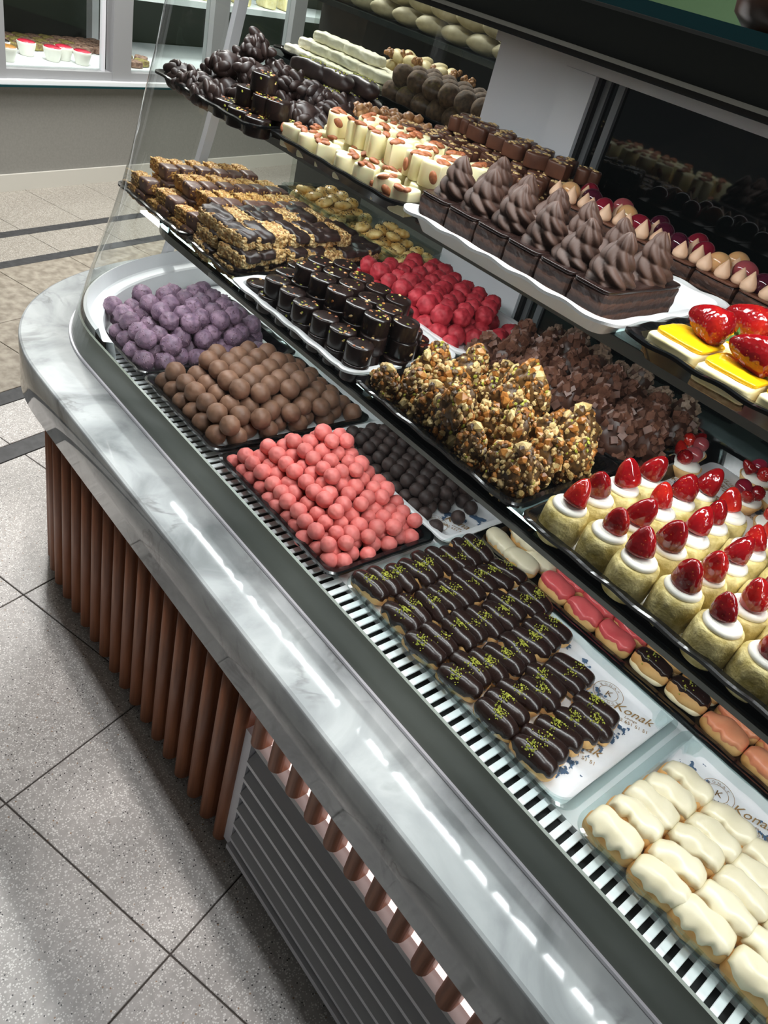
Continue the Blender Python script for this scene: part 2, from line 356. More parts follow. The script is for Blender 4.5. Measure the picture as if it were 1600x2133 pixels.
def rbox(lx, ly, lz, n=8, p=7.0, amp=0, freq=40, seed=0, z0=True):
    """rounded, slightly uneven block standing on z=0"""
    V = []; Fc = []; key = {}
    def vid(x, y, z):
        k = (round(x, 5), round(y, 5), round(z, 5))
        if k not in key: key[k] = len(V); V.append(Vector((x, y, z)))
        return key[k]
    for a in range(3):
        for e in (-1, 1):
            for i in range(n):
                for j in range(n):
                    q = []
                    for (m, l) in ((0, 0), (1, 0), (1, 1), (0, 1)):
                        c = [0, 0, 0]; c[a] = e; c[(a + 1) % 3] = -1 + 2 * (i + m) / n; c[(a + 2) % 3] = -1 + 2 * (j + l) / n; q.append(vid(*c))
                    Fc.append(tuple(q) if e > 0 else tuple(reversed(q)))
    out = []
    for v in V:
        k = (abs(v.x) ** p + abs(v.y) ** p + abs(v.z) ** p) ** (1 / p)
        u = v / k; w = Vector((u.x * lx / 2, u.y * ly / 2, u.z * lz / 2))
        if amp:
            w += v.normalized() * amp * (nz(w, freq, seed) + .6 * nz(w, freq * 2.2, seed + 5))
        if z0: w.z += lz / 2
        out.append(w)
    return out, Fc
def xf(V, m): return [m @ Vector(v) for v in V]
def TRS(loc=(0, 0, 0), rot=(0, 0, 0), sc=(1, 1, 1)):
    from mathutils import Euler
    return Matrix.LocRotScale(Vector(loc), Euler(rot), Vector(sc))
def rdir(rng):
    return Vector((rng.gauss(0, 1), rng.gauss(0, 1), rng.gauss(0, 1))).normalized()

# ------------------------------------------------------------------ object helpers
def obj(name, me, parent=None, loc=(0, 0, 0), rot=(0, 0, 0), sc=(1, 1, 1), kind=None, label=None):
    o = bpy.data.objects.new(name, me); COL.objects.link(o)
    o.location = loc; o.rotation_euler = rot; o.scale = sc
    if parent: o.parent = parent
    if kind: o['kind'] = kind
    if label: o['label'] = label
    return o
def tag(o, label, cat, group=None):
    o['label'] = label; o['category'] = cat
    if group: o['group'] = group
    return o
def thing(name, label, cat, loc=(0, 0, 0), rot=(0, 0, 0), group=None, sc=(1, 1, 1)):
    return tag(obj(name, None, None, loc, rot, sc), label, cat, group)
ORD = ['first', 'second', 'third', 'fourth', 'fifth', 'sixth', 'seventh', 'eighth', 'ninth', 'tenth', 'eleventh', 'twelfth', 'thirteenth', 'fourteenth', 'fifteenth', 'sixteenth', 'seventeenth', 'eighteenth', 'nineteenth', 'twentieth', 'twenty-first', 'twenty-second']
rng = random.Random(7)

# ------------------------------------------------------------------ plan curve of the counter's rounded end
def plan(dist, n=40, y_end=1.42):
    """outline at an inward offset `dist` from the marble edge: from the near right, round the corner, to the back"""
    ax, ay, cx, cy, e = .564 - dist, .75 - dist, -1.42, 1.25, 2.2
    P = [(.60, cy - ay), (.25, cy - ay), (-.15, cy - ay), (-.55, cy - ay), (-.95, cy - ay), (-1.25, cy - ay)]
    for k in range(n + 1):
        a = PI / 2 * k / n
        P.append((cx - ax * math.sin(a) ** (2 / e), cy - ay * math.cos(a) ** (2 / e)))
    P.append((cx - ax, y_end)); return P
def strip(loops, closed=False):
    """surface through several equal-length point loops"""
    n = len(loops[0]); V = [p for l in loops for p in l]; Fc = []
    for i in range(len(loops) - 1):
        for k in range(n if closed else n - 1):
            Fc.append((i * n + k, i * n + (k + 1) % n, (i + 1) * n + (k + 1) % n, (i + 1) * n + k))
    return V, Fc
def lift(P, z): return [(x, y, z) for x, y in P]

# ================================================================== SETTING
floor = obj('floor', MB().box(-7.5, 3.0, -3.5, 6.5, -.05, -.004).me('floor', 'grout'), kind='structure')
eu = Vector((-.2996, .954)); ev = Vector((.954, .2996))
def fl(u, v): p = eu * u + ev * v; return p
def tile_piece(u0, u1, v0, v1, mat, name='tile'):
    g = .0016
    m = Matrix(((ev.x, eu.x, 0, 0), (ev.y, eu.y, 0, 0), (0, 0, 1, 0), (0, 0, 0, 1)))
    V, Fc = bevel_box(v0 + g, v1 - g, u0 + g, u1 - g, -.012, 0, .0012)
    return obj(name, me_new(name, xf(V, m), Fc, mat, smooth=False), floor)
cols = [(-3.79, -3.31, 'terrazzo_far'), (-3.25, -3.02, 'terrazzo_far'), (-2.96, -2.535, 'paving_far'), (-2.535, -2.11, 'paving_far'), (-2.04, -1.84, 'terrazzo'),
        (-1.77, -1.273, 'terrazzo'), (-1.273, -.823, 'terrazzo'), (-.823, -.373, 'terrazzo'), (-.373, .077, 'terrazzo'), (.077, .527, 'terrazzo')]
for v0, v1, m in cols:
    for k in range(-3, 15):
        u0 = .516 + .38 * k
        c = fl(u0 + .19, (v0 + v1) / 2)
        if m == 'terrazzo' and (u0 < -.7 or u0 > 1.7): continue
        tile_piece(u0, u0 + .38, v0, v1, m)
for v0, v1 in ((-3.31, -3.25), (-3.02, -2.96), (-2.11, -2.04), (-1.84, -1.77)):
    tile_piece(-.624, 6.2, v0, v1, 'black_stripe', 'floor_stripe')
# room shell
obj('ceiling', MB().box(-7.5, 3, -3.5, 6.5, 3.0, 3.05).me('ceiling', 'ceiling_paint'), kind='structure')
obj('wall_back', MB().box(-7.5, 3, 6.4, 6.5, 0, 3.0).me('wall_back', 'wall_green'), kind='structure')

# far wall with the second show-case: local frame a (along wall), d (into wall), z
WA = Vector((-4.409, 1.398, 0))
MW = Matrix(((-.2996, -.954, 0, WA.x), (.954, -.2996, 0, WA.y), (0, 0, 1, 0), (0, 0, 0, 1)))
def wbox(mb, a0, a1, d0, d1, z0, z1, mi=0): return mb.box(a0, a1, d0, d1, z0, z1, mi, MW)
mb = MB(); wbox(mb, -3.0, 5.2, 0, .06, 0, .52); wbox(mb, -3.0, 5.2, .0, .9, 1.6, 3.0); wbox(mb, -3.0, 5.2, .82, .9, .52, 1.6)
obj('wall_left', mb.me('wall_left', 'wall_grey'), kind='structure')
mb = MB(); wbox(mb, -3.0, 5.2, -.015, -.001, 0.0, .085)
obj('baseboard_left', mb.me('baseboard_left', 'baseboard'), kind='structure')
sc2 = thing('wall_showcase', 'grey framed built-in showcase window in the far wall', 'showcase', MW @ Vector((.7, .4, .52)))
off = -sc2.location
def wpart(name, mat, boxes, parent=sc2):
    mb = MB()
    for b in boxes: wbox(mb, *b)
    return obj(name, mb.me(name, mat), parent, off)
wpart('window_ledge', 'teal_glass_edge', [(-1.2, 4.8, -.07, .05, .521, .531)])
wpart('ledge_slab', 'white_plastic', [(-1.2, 4.8, -.06, .05, .531, .550)])
wpart('frame_rail', 'frame_grey', [(-1.2, 4.8, -.03, .03, .551, .592)])
for a0, a1 in ((-.16, .045), (.70, .83), (1.46, 1.59), (2.22, 2.35), (2.98, 3.11), (3.74, 3.87)):
    wpart('frame_post', 'frame_grey', [(a0, a1, -.035, .035, .55, 1.6)])
wpart('pane_bead', 'dark', [(.672, .682, .0, .02, .60, 1.6)]); wpart('pane_bead', 'grille_white', [(.655, .668, -.01, .02, .592, 1.6)])
wpart('glass_pane', 'glass', [(.045, .66, .004, .007, .592, 1.6)])
for a0 in (.83, 1.59, 2.35, 3.11):
    wpart('glass_pane', 'glass', [(a0, a0 + .63, .004, .007, .592, 1.6)])
wpart('shelf', 'white_plastic', [(-.3, 4.6, .03, .72, .56, .596)])
wpart('upper_shelf', 'white_plastic', [(-.3, 4.6, .30, .72, .90, .935)])
wpart('back_panel', 'wall_dark', [(-.3, 4.6, .74, .76, .596, 1.5)])
wpart('inner_post', 'white_panel', [(1.10, 1.15, .60, .65, .60, 1.5), ])
for a_ in (.7, 2.4):
    lamp('showcase_led', 'AREA', MW @ Vector((a_, .24, 1.5)), MW @ Vector((a_, .34, 0)), 11, (.95, 1, .98), 1.6, .2)
def cup_mesh():
    return me_new('cup', *lathe([(.030, 0), (.034, .004), (.046, .05), (.048, .064), (.044, .066)], 28), 'cup_white')
CUP = cup_mesh()
def topping(mat): return me_new('dessert_top', *lathe([(.0445, .062), (.0445, .0665), (.034, .071), (.004, .073)], 28), mat)
TOPS = {k: topping(k) for k in ('caramel_top', 'dark_choc', 'red_jelly')}
cups = [(.15, .10, 'caramel_top', 'white dessert cup with caramel top near the far window corner'),
        (.20, .22, 'dark_choc', 'white dessert cup with dark chocolate curls in far showcase'),
        (.24, .40, 'dark_choc', 'chocolate topped dessert cup at the back of the far showcase'),
        (.36, .23, 'red_jelly', 'red topped dessert cup, leftmost of the row in far showcase'),
        (.45, .14, 'red_jelly', 'red topped dessert cup second from left in far showcase'),
        (.545, .17, 'red_jelly', 'red topped dessert cup second from the window post'),
        (.60, .09, 'red_jelly', 'red topped dessert cup nearest the grey window post')]
for a, d, m, lab in cups:
    t_ = thing('dessert_cup', lab, 'dessert', MW @ Vector((a, d, .596)), group='dessert cups in the far showcase')
    obj('cup', CUP, t_); obj('topping', TOPS[m], t_)
SQ = [me_new('pastry_square', *rbox(.075, .075, .035, 8, 6, .004, 60, s), m) for s, m in ((1, 'pistachio_square'), (2, 'cocoa_square'))]
k = 0
for i in range(9):
    for j in range(3):
        a = .34 + .085 * i + .02 * j; d = .36 + .09 * j
        if .70 < a < .82 and j == 0: pass
        s = (i + j) % 2 if a < .8 else 1
        o = obj('pastry_square', SQ[s], None, MW @ Vector((a, d, .596)), (0, 0, .3 + .1 * ((i * 3 + j) % 5)))
        tag(o, ('pistachio dusted pastry square' if s == 0 else 'pale cocoa pastry square') + ' behind far cups, %s row, %s from left' % (ORD[j], ORD[i]), 'pastry', 'pastry squares in the far showcase'); k += 1
for i, (a, d) in enumerate(((.88, .10), (.97, .09), (1.05, .12), (.92, .20), (1.02, .22), (1.12, .2))):
    o = obj('pastry_square', SQ[i % 2], None, MW @ Vector((a, d, .596)), (0, 0, .2 * i))
    tag(o, ('pistachio' if i % 2 == 0 else 'cocoa') + ' pastry square in far window right of grey post, %s' % ORD[i], 'pastry', 'pastry squares in the far showcase')
for i, (a, d) in enumerate(((1.12, .42), (1.30, .44), (1.48, .44), (1.66, .45), (1.84, .42), (2.02, .44), (2.2, .42), (2.5, .44), (2.7, .42))):
    o = obj('sponge_cake', me_new('sponge_cake', *rbox(.15, .10, .075, 8, 6, .004, 50, i), 'cheesecake'), None, MW @ Vector((a, d, .936)))
    tag(o, 'yellow loaf cake on the upper shelf of far showcase, %s from the left' % ORD[i], 'cake', 'loaf cakes in the far showcase')

# ================================================================== COUNTER AND DISPLAY CASE
# marble worktop (thick rounded-end ledge)
prof = [(.012, .5485), (.0, .556), (.0, .664), (.0018, .6682), (.006, .67), (.112, .67), (.112, .5485)]
V, Fc = strip([lift(plan(d), z) for d, z in prof] + [lift(plan(.012), .5485)])
marble = obj('marble_counter', me_new('marble_counter', V, Fc, 'marble', smooth=False), None)
for p in marble.data.polygons: p.use_smooth = abs(p.normal.z) < .5
tag(marble, 'polished white marble ledge with grey veins and rounded end', 'counter')

case = thing('display_case', 'curved glass pastry display case with copper slatted base', 'display case', (-.6, 1.0, 0))
CO = -case.location
def cpart(name, me, parent=case, loc=(0, 0, 0), **kw):
    return obj(name, me, parent, Vector(loc) + (CO if parent is case else Vector((0, 0, 0))), **kw)
# slatted base
bp = [p for p in plan(.075) if p[0] < -.64]; bp = [(-.64, bp[0][1])] + bp
V, Fc = strip([lift(bp, .02), lift(bp, .5485)])
cpart('base_panel', me_new('base_panel', V, Fc, 'slat_back', smooth=False))
V, Fc = strip([lift(plan(.13), .0), lift(plan(.13), .06)])
cpart('plinth', me_new('plinth', V, Fc, 'dark', smooth=False))
def slat_mesh(h):
    n = 10; pts = [(.0152 * math.cos(a), -.0152 * math.sin(a) - .004) for a in [PI * k / n for k in range(n + 1)]]
    pts = [(.0152, .012)] + pts + [(-.0152, .012)]
    V = [(x, y, 0) for x, y in pts] + [(x, y, h) for x, y in pts]; m = len(pts)
    Fc = [(i, i + m, (i + 1) % m + m, (i + 1) % m) for i in range(m)] + [tuple(range(m)), tuple(reversed(range(m, 2 * m)))]
    return me_new('slat', V, Fc, 'slat_wood', smooth=False)
SL, SS = slat_mesh(.522), slat_mesh(.156)
for me in (SL, SS):
    for p in me.polygons: p.use_smooth = abs(p.normal.z) < .5 and abs(p.normal.x) < .99
C_ = plan(.066, 200)
# walk along the curve at equal spacing, starting where the grille ends
S_ = [Vector((x, y)) for x, y in C_]
dense = []
for a, b in zip(S_, S_[1:]):
    m = max(1, int((b - a).length / .002))
    for i in range(m): dense.append(a + (b - a) * i / m)
acc = 0; last = dense[0]; i0 = min(range(len(dense)), key=lambda i: abs(dense[i].x + .655) + abs(dense[i].y - S_[0].y))
slat_pos = [dense[i0]]; acc = 0
for i in range(i0 + 1, len(dense)):
    acc += (dense[i] - dense[i - 1]).length
    if acc >= .0535:
        slat_pos.append(dense[i]); acc = 0
for i, p in enumerate(slat_pos):
    j = min(range(len(dense)), key=lambda q: (dense[q] - p).length)
    tg = (dense[min(j + 3, len(dense) - 1)] - dense[max(j - 3, 0)]).normalized()
    ang = math.atan2(tg.y, tg.x) - PI
    cpart('slat', SL, loc=(p.x, p.y, .024), rot=(0, 0, ang))
x = -.655 + .0535
while x < .58:
    cpart('slat', SS, loc=(x, S_[0].y, .392)); x += .0535
# vent grille
gr = obj('vent_grille', MB().box(-.618, .58, .594, .60, .05, .372).me('vent_back', 'dark'), case, CO, label='grey louvred vent grille with white frame')
mb = MB().box(-.640, -.618, .560, .60, .035, .386)
obj('grille_frame', mb.me('grille_frame', 'grille_white'), gr)
obj('grille_frame', MB().box(-.618, .58, .552, .60, .036, .050).me('grille_frame', 'grille_white'), gr)
obj('grille_frame', MB().box(-.618, .58, .562, .60, .362, .374).me('grille_frame', 'louver_grey'), gr)
for k in range(6):
    z = .064 + .050 * k
    V = [(-.616, .556, z), (.58, .556, z), (-.616, .590, z + .030), (.58, .590, z + .030), (-.616, .556, z + .009), (.58, .556, z + .009), (-.616, .590, z + .039), (.58, .590, z + .039)]
    Fc = [(0, 2, 3, 1), (4, 5, 7, 6), (0, 1, 5, 4), (2, 6, 7, 3), (0, 4, 6, 2), (1, 3, 7, 5)]
    obj('louver', me_new('louver', V, Fc, ['louver_grey', 'grille_white'], [0, 0, 1, 0, 0, 0], False), gr)  # front lip coloured paler than the louver for the light its edge catches
cpart('under_counter_light', MB().box(-.62, .58, .580, .586, .384, .424).me('under_counter_light', 'led_pink'), label='warm white light strip behind short slats')
cpart('backing_panel', MB().box(-.62, .58, .590, .60, .374, .5485).me('backing_panel', 'slat_wood'))
# glass
def goff(z):
    T = [(.67, 0), (.735, .017), (.80, .036), (.877, .06), (.949, .082), (1.028, .103), (1.112, .12), (1.183, .132), (1.25, .145), (1.332, .158), (1.465, .176)]
    for (a, p), (b, q) in zip(T, T[1:]):
        if z <= b: return p + (q - p) * (z - a) / (b - a)
    return T[-1][1]
zs = [.728, .77, .82, .88, .94, 1.0, 1.06, 1.12, 1.18, 1.25, 1.32, 1.40, 1.465]
def gplan(z, extra=0, n=40): return plan(.104 + goff(z) + extra, n)
PB = lambda z, e=0: lift(gplan(z, e), z)
V, Fc = strip([PB(.671), PB(.70), PB(.728), PB(.728, .005), PB(.671, .005)])
cpart('glass_band', me_new('glass_band', V, Fc, 'glass_band', smooth=False), label='grey-green band along the foot of the curved glass')
V, Fc = strip([PB(.671, -.004), PB(.675, -.004), PB(.675, 0), PB(.671, 0)])
cpart('foot_trim', me_new('foot_trim', V, Fc, 'grille_white', smooth=False))
split = 36
V, Fc = strip([PB(z)[:split + 1] for z in zs] ); gf = me_new('curved_glass', V, Fc, 'glass'); cpart('curved_glass', gf)
V, Fc = strip([PB(z)[split:] for z in zs]); cpart('end_glass', me_new('end_glass', V, Fc, 'glass'))
# bright cut edges of the glass and the leaning white seam post
def seam(k, wd, th, mat, name, zz):
    L = []
    for z in zz:
        P = gplan(z); a = Vector(P[k]); t_ = (Vector(P[k + 1]) - Vector(P[k - 1])).normalized(); n_ = Vector((-t_.y, t_.x))
        if n_.dot(Vector((-1.0, 1.2)) - a) < 0: n_ = -n_
        q = [a - t_ * wd - n_ * .002, a + t_ * wd - n_ * .002, a + t_ * wd + n_ * th, a - t_ * wd + n_ * th]
        L.append([(p.x, p.y, z) for p in q])
    V, Fc = strip(L, True); return cpart(name, me_new(name, V, Fc, mat, smooth=False))
seam(split, .014, .012, 'white_panel', 'seam_post', zs)
# interior deck
ZD = .651
inner = plan(.175)
V = [(x, y, ZD) for x, y in inner]; n = len(V); V += [(x, 1.34, ZD) for x, y in inner]
# floor slab behind the vent slots
mb = MB(); mb.box(-1.50, .58, .742, 1.34, ZD - .03, ZD); 
lft = [(x, y) for x, y in plan(.185) if x < -1.495]
V = [(x, y, ZD) for x, y in lft] + [(-1.5, 1.34, ZD), (-1.5, .742, ZD), (-1.5, lft[0][1], ZD)]
mb.add(V, [tuple(reversed(range(len(V))))])
cpart('deck', mb.me('deck', 'white_plastic'))
cpart('deck_rail', MB().box(-1.5, .58, .622, .6395, ZD - .03, ZD).me('deck_rail', 'white_plastic'))
cpart('vent_trough', MB().box(-1.5, .58, .630, .74, ZD - .016, ZD - .012).me('vent_trough', 'dark'))
vent = obj('vent_strip', MB().box(-1.5, .58, .724, .742, ZD - .02, ZD + .0004).me('vent_strip', 'white_plastic'), case, CO)
BAR = me_new('vent_bar', *bevel_box(-.0054, .0054, .640, .726, -.0035, 0, .0008), 'white_plastic', smooth=False)
x = -1.495
while x < .36:
    obj('vent_bar', BAR, vent, (x, 0, ZD)); x += .0192
# short slots at the far left of the deck
for k in range(6):
    cpart('deck_slot', MB().box(-1.735 + .016 * k, -1.727 + .016 * k, 1.045, 1.125, ZD + .0004, ZD + .0012).me('deck_slot', 'dark'))
# stepped white inner frame round the end
cut = [i for i, p in enumerate(plan(.12)) if p[0] < -1.43]
n = len(plan(.12)); keep = cut[0]
loops = [lift(plan(d), z)[keep:] for d, z in ((.130, .672), (.130, .738), (.137, .742), (.145, .712), (.149, .709), (.167, .706), (.171, .702), (.176, .672), (.178, ZD - .01))]
V, Fc = strip(loops); cpart('inner_frame', me_new('inner_frame', V, Fc, 'white_plastic', smooth=False))
# back wall of the case: end pane, white door post, sliding dark glass doors
YB = 1.35
cpart('back_plinth', MB().box(-1.86, .58, YB - .01, YB + .03, ZD, .70).me('back_plinth', 'white_plastic'))
cpart('back_pane', MB().box(-1.84, -1.205, YB, YB + .006, .70, 1.43).me('back_pane', 'back_glass'))
cpart('door_post', MB().box(-1.205, -1.0185, YB - .012, YB + .028, .66, 1.4115).me('door_post', 'white_panel'))
cpart('door_post', MB().box(-1.018, -.945, YB - .03, YB + .03, .66, 1.4115).me('door_post', 'white_panel'))
cpart('door_head', MB().box(-1.205, .58, YB - .03, YB + .03, 1.412, 1.45).me('door_head', 'white_panel'))
cpart('brush_seal', MB().box(-.945, -.937, YB - .02, YB + .02, .66, 1.412).me('brush_seal', 'dark'))
for nm, x0, x1, dy in (('sliding_door', -.937, -.30, .0), ('sliding_door', -.80, .58, .022)):
    d_ = cpart(nm, MB().box(x0, x1, YB + dy, YB + dy + .006, .70, 1.412).me('door_pane', 'dark_glass'))
    for q in ((x0, x0 + .012), (x0 + .030, x0 + .044)):
        obj('door_stile', MB().box(q[0], q[1], YB + dy - .008, YB + dy, .70, 1.412).me('door_stile', 'metal_grey'), d_)
# shelves: glass plates with metal front edge
def shelf(z, yf, th, nm, mat, em, lab):
    dist = .104 + goff(z)
    left = [(x, y) for x, y in plan(dist + .055) if y > yf and x < -1.2]
    out = [(.58, yf), (-1.42, yf)]
    # rounded far end following the glass
    a = left[0]; r = []
    for k in range(1, 12):
        f = k / 12; r.append((-1.42 + (a[0] + 1.42) * math.sin(f * PI / 2), yf + (left[0][1] + .10 - yf) * (1 - math.cos(f * PI / 2))))
    ring = out + r + [p for p in left if p[1] > r[-1][1]] + [(left[-1][0], YB - .035), (.58, YB - .035)]
    n = len(ring)
    V = [(x, y, z) for x, y in ring] + [(x, y, z - th) for x, y in ring]
    Fc = [tuple(reversed(range(n))), tuple(range(n, 2 * n))] + [(i, (i + 1) % n, (i + 1) % n + n, i + n) for i in range(n)]
    s = cpart('glass_shelf', me_new('glass_shelf', V, Fc, mat, smooth=False), label=lab)
    e = [(x, y) for x, y in ring[:-2]]
    L = []
    for dz, o in ((-.0005, -.001), (-th - .004, -.001), (-th - .004, .012), (-.0005, .012)):
        L.append([(x + (o if i > 1 else 0), y + o, z + dz) for i, (x, y) in enumerate(e)])
    V, Fc = strip(L); obj('edge_trim', me_new('edge_trim', V, Fc, em, smooth=False), s)
    return s
ZM, ZU = .945, 1.195
shelf(ZM, .770, .012, 'middle', 'shelf_glass', 'shelf_dark', 'middle glass shelf with dark edge')
shelf(ZU, .862, .012, 'upper', 'shelf_glass', 'shelf_metal', 'upper glass shelf with grey metal edge')
cpart('edge_strip', MB().box(-1.25, .58, .764, .769, ZM - .012, ZM - .004).me('edge_strip', 'shelf_metal'))
cpart('led_strip', MB().box(-1.50, .50, .874, .888, ZU - .020, ZU - .016).me('led_strip', 'led'))
cpart('led_strip', MB().box(-1.60, .50, .795, .809, ZM - .020, ZM - .016).me('led_strip', 'led'))
# canopy
cpart('canopy', MB().box(-1.60, .58, .79, .94, 1.473, 1.512).me('canopy', 'canopy'))
cpart('canopy_trim', MB().box(-1.60, .58, .786, .80, 1.4685, 1.473).me('canopy_trim', 'canopy_trim'))
cpart('canopy_channel', MB().box(-1.60, .58, .80, .846, 1.4615, 1.4725).box(-1.60, .58, .889, .94, 1.4615, 1.4725).me('canopy_channel', 'dark'))
cpart('canopy_trim', MB().box(-1.60, .58, .786, .80, 1.512, 1.5150).me('canopy_trim', 'shelf_metal'))
cpart('top_glass', MB().box(-1.58, .58, .775, 1.42, 1.5155, 1.5275).me('top_glass', 'teal_glass_edge'))
cpart('canopy_led', MB().box(-1.55, .58, .848, .887, 1.4665, 1.4725).me('canopy_led', 'led'))
# things standing on the case top
o = obj('biscuit_pack', me_new('biscuit_pack', *rbox(.10, .06, .09, 8, 4, .006, 40, 3), 'nut_amber'), None, (-.80, 1.05, 1.5275)); tag(o, 'amber biscuit pack standing on top of the glass case', 'pack')
o = obj('brown_jar', me_new('brown_jar', *lathe([(.05, 0), (.075, .02), (.085, .07), (.07, .12), (.04, .15)], 28), 'milk_choc'), None, (-.56, 1.15, 1.5275)); tag(o, 'rounded brown jar on top of the glass case', 'jar')

# ================================================================== TRAYS AND LINERS
def rrect(x0, x1, y0, y1, r, n=8, m=14):
    P = []
    for (cx, cy, a0) in ((x1 - r, y0 + r, -PI / 2), (x1 - r, y1 - r, 0), (x0 + r, y1 - r, PI / 2), (x0 + r, y0 + r, PI)):
        for k in range(n + 1):
            a = a0 + PI / 2 * k / n; P.append((cx + r * math.cos(a), cy + r * math.sin(a)))
    out = []
    for i, a in enumerate(P):
        b = P[(i + 1) % len(P)]; d = math.hypot(b[0] - a[0], b[1] - a[1]); out.append(a)
        if d > .03:
            q = max(2, int(d / .008))
            for k in range(1, q): out.append((a[0] + (b[0] - a[0]) * k / q, a[1] + (b[1] - a[1]) * k / q))
    return out
def tray(name, x0, x1, y0, y1, z, h, mat, label, wave=0, r=.02, flange=.014, slope=.012):
    """open tray with sloping walls and a turned-out (optionally wavy) rim; x0..y1 are the rim's outside"""
    ref = rrect(x0, x1, y0, y1, r); cx, cy = (x0 + x1) / 2, (y0 + y1) / 2
    hx, hy = (x1 - x0) / 2, (y1 - y0) / 2
    def loop(ins, zz, wv=0):
        L = []; s = 0; pr_ = None
        for p in ref:
            if pr_: s += math.hypot(p[0] - pr_[0], p[1] - pr_[1])
            pr_ = p
            L.append((cx + (p[0] - cx) * (hx - ins) / hx, cy + (p[1] - cy) * (hy - ins) / hy, zz + wv * math.sin(s / .0105)))
        return L
    f = flange; s = slope; T = .0018
    L = [loop(0, z + h - .004, wave), loop(0, z + h, wave), loop(.004, z + h + .001, wave), loop(f, z + h - .001, wave * .4), loop(f + s, z + T), ]
    L2 = [loop(0, z + h - .004, wave), loop(f - .001, z + h - .004), loop(f + s - .001, z)]
    V, Fc = strip(L, True); n = len(ref); k = len(V)
    Fc.append(tuple(range(4 * n, 5 * n)))
    V2, F2 = strip(L2, True); Fc += [tuple(reversed([i + k for i in q])) for q in F2]; V += V2
    Fc.append(tuple(reversed([i + k for i in range(2 * n, 3 * n)])))
    o = obj(name, me_new(name, [(a - cx, b - cy, c - z) for a, b, c in V], Fc, mat, smooth=False), None, (cx, cy, z))
    return tag(o, label, 'tray')
_tc = {}
def text_me(s, size, shear=0, mat='print_gold', spacing=1.0):
    k = (s, size, shear, mat)
    if k not in _tc:
        c = bpy.data.curves.new('lettering', 'FONT'); c.body = s; c.size = size; c.shear = shear; c.align_x = 'CENTER'; c.resolution_u = 2; c.space_character = spacing
        c.extrude = .00008
        o = bpy.data.objects.new('tmp_text', c); COL.objects.link(o)
        bpy.context.view_layer.update()
        me = bpy.data.meshes.new_from_object(o); me.name = 'lettering'; me.materials.clear(); me.materials.append(M[mat])
        bpy.data.objects.remove(o); bpy.data.curves.remove(c); _tc[k] = me
    return _tc[k]
def ring_me(r, w_):
    n = 40; V = []; Fc = []
    for k in range(n):
        a = 2 * PI * k / n; V += [(r * math.cos(a), r * math.sin(a), 0), ((r + w_) * math.cos(a), (r + w_) * math.sin(a), 0)]
    for k in range(n): a = 2 * k; b = 2 * ((k + 1) % n); Fc.append((a, a + 1, b + 1, b))
    return V, Fc
def logo_me():
    """round seal: two rings, K monogram and KONAK LOUNGE around"""
    mb = MB()
    for r in (.0155, .0245): mb.add(*ring_me(r, .0008))
    km = text_me('K', .017, .25); mb.add([(v.co.x, v.co.y - .006, 0) for v in km.vertices], [tuple(p.vertices) for p in km.polygons])
    def arc(word, a_mid, step, flip):
        for i, ch in enumerate(word):
            me = text_me(ch, .0065); a = a_mid + (i - (len(word) - 1) / 2) * step * (1 if flip else -1)
            rr = .0172 if not flip else .0228
            m = Matrix.Translation((rr * math.cos(a), rr * math.sin(a), 0)) @ Matrix.Rotation(a + (PI / 2 if flip else -PI / 2), 4, 'Z')
            mb.add([m @ v.co for v in me.vertices], [tuple(p.vertices) for p in me.polygons])
    arc('KONAK', PI / 2, .42, False); arc('LOUNGE', -PI / 2, .38, True)
    return me_new('printed_seal', [(v[0], v[1], 0) for v in mb.V], mb.F, 'print_gold', smooth=False)
LOGO = logo_me()
def blotch(seed, w_, h_, thr=.12):
    """ragged blue ink blot"""
    c = .0017; V = []; Fc = []; key = {}
    def vid(i, j):
        if (i, j) not in key: key[(i, j)] = len(V); V.append((i * c + .5 * c * nz((i, j, 0), .9, seed), j * c + .5 * c * nz((j, i, 3), .9, seed), 0))
        return key[(i, j)]
    ni, nj = int(w_ / c / 2), int(h_ / c / 2)
    for i in range(-ni, ni):
        for j in range(-nj, nj):
            p = (i * c, j * c, 0)
            d = noise.fractal(Vector((p[0] * 48 + seed * 5.1, p[1] * 48, seed)), 1.0, 2.1, 4)
            e = (abs(i) / ni) ** 2 + (abs(j) / nj) ** 2
            if d > .06 + .38 * e and e < 1: Fc.append((vid(i, j), vid(i + 1, j), vid(i + 1, j + 1), vid(i, j + 1)))
    return me_new('printed_blot', V, Fc, 'print_blue', smooth=False) if Fc else None
BLOTS = [b for b in (blotch(s, .075, .055) for s in range(1, 9)) if b]
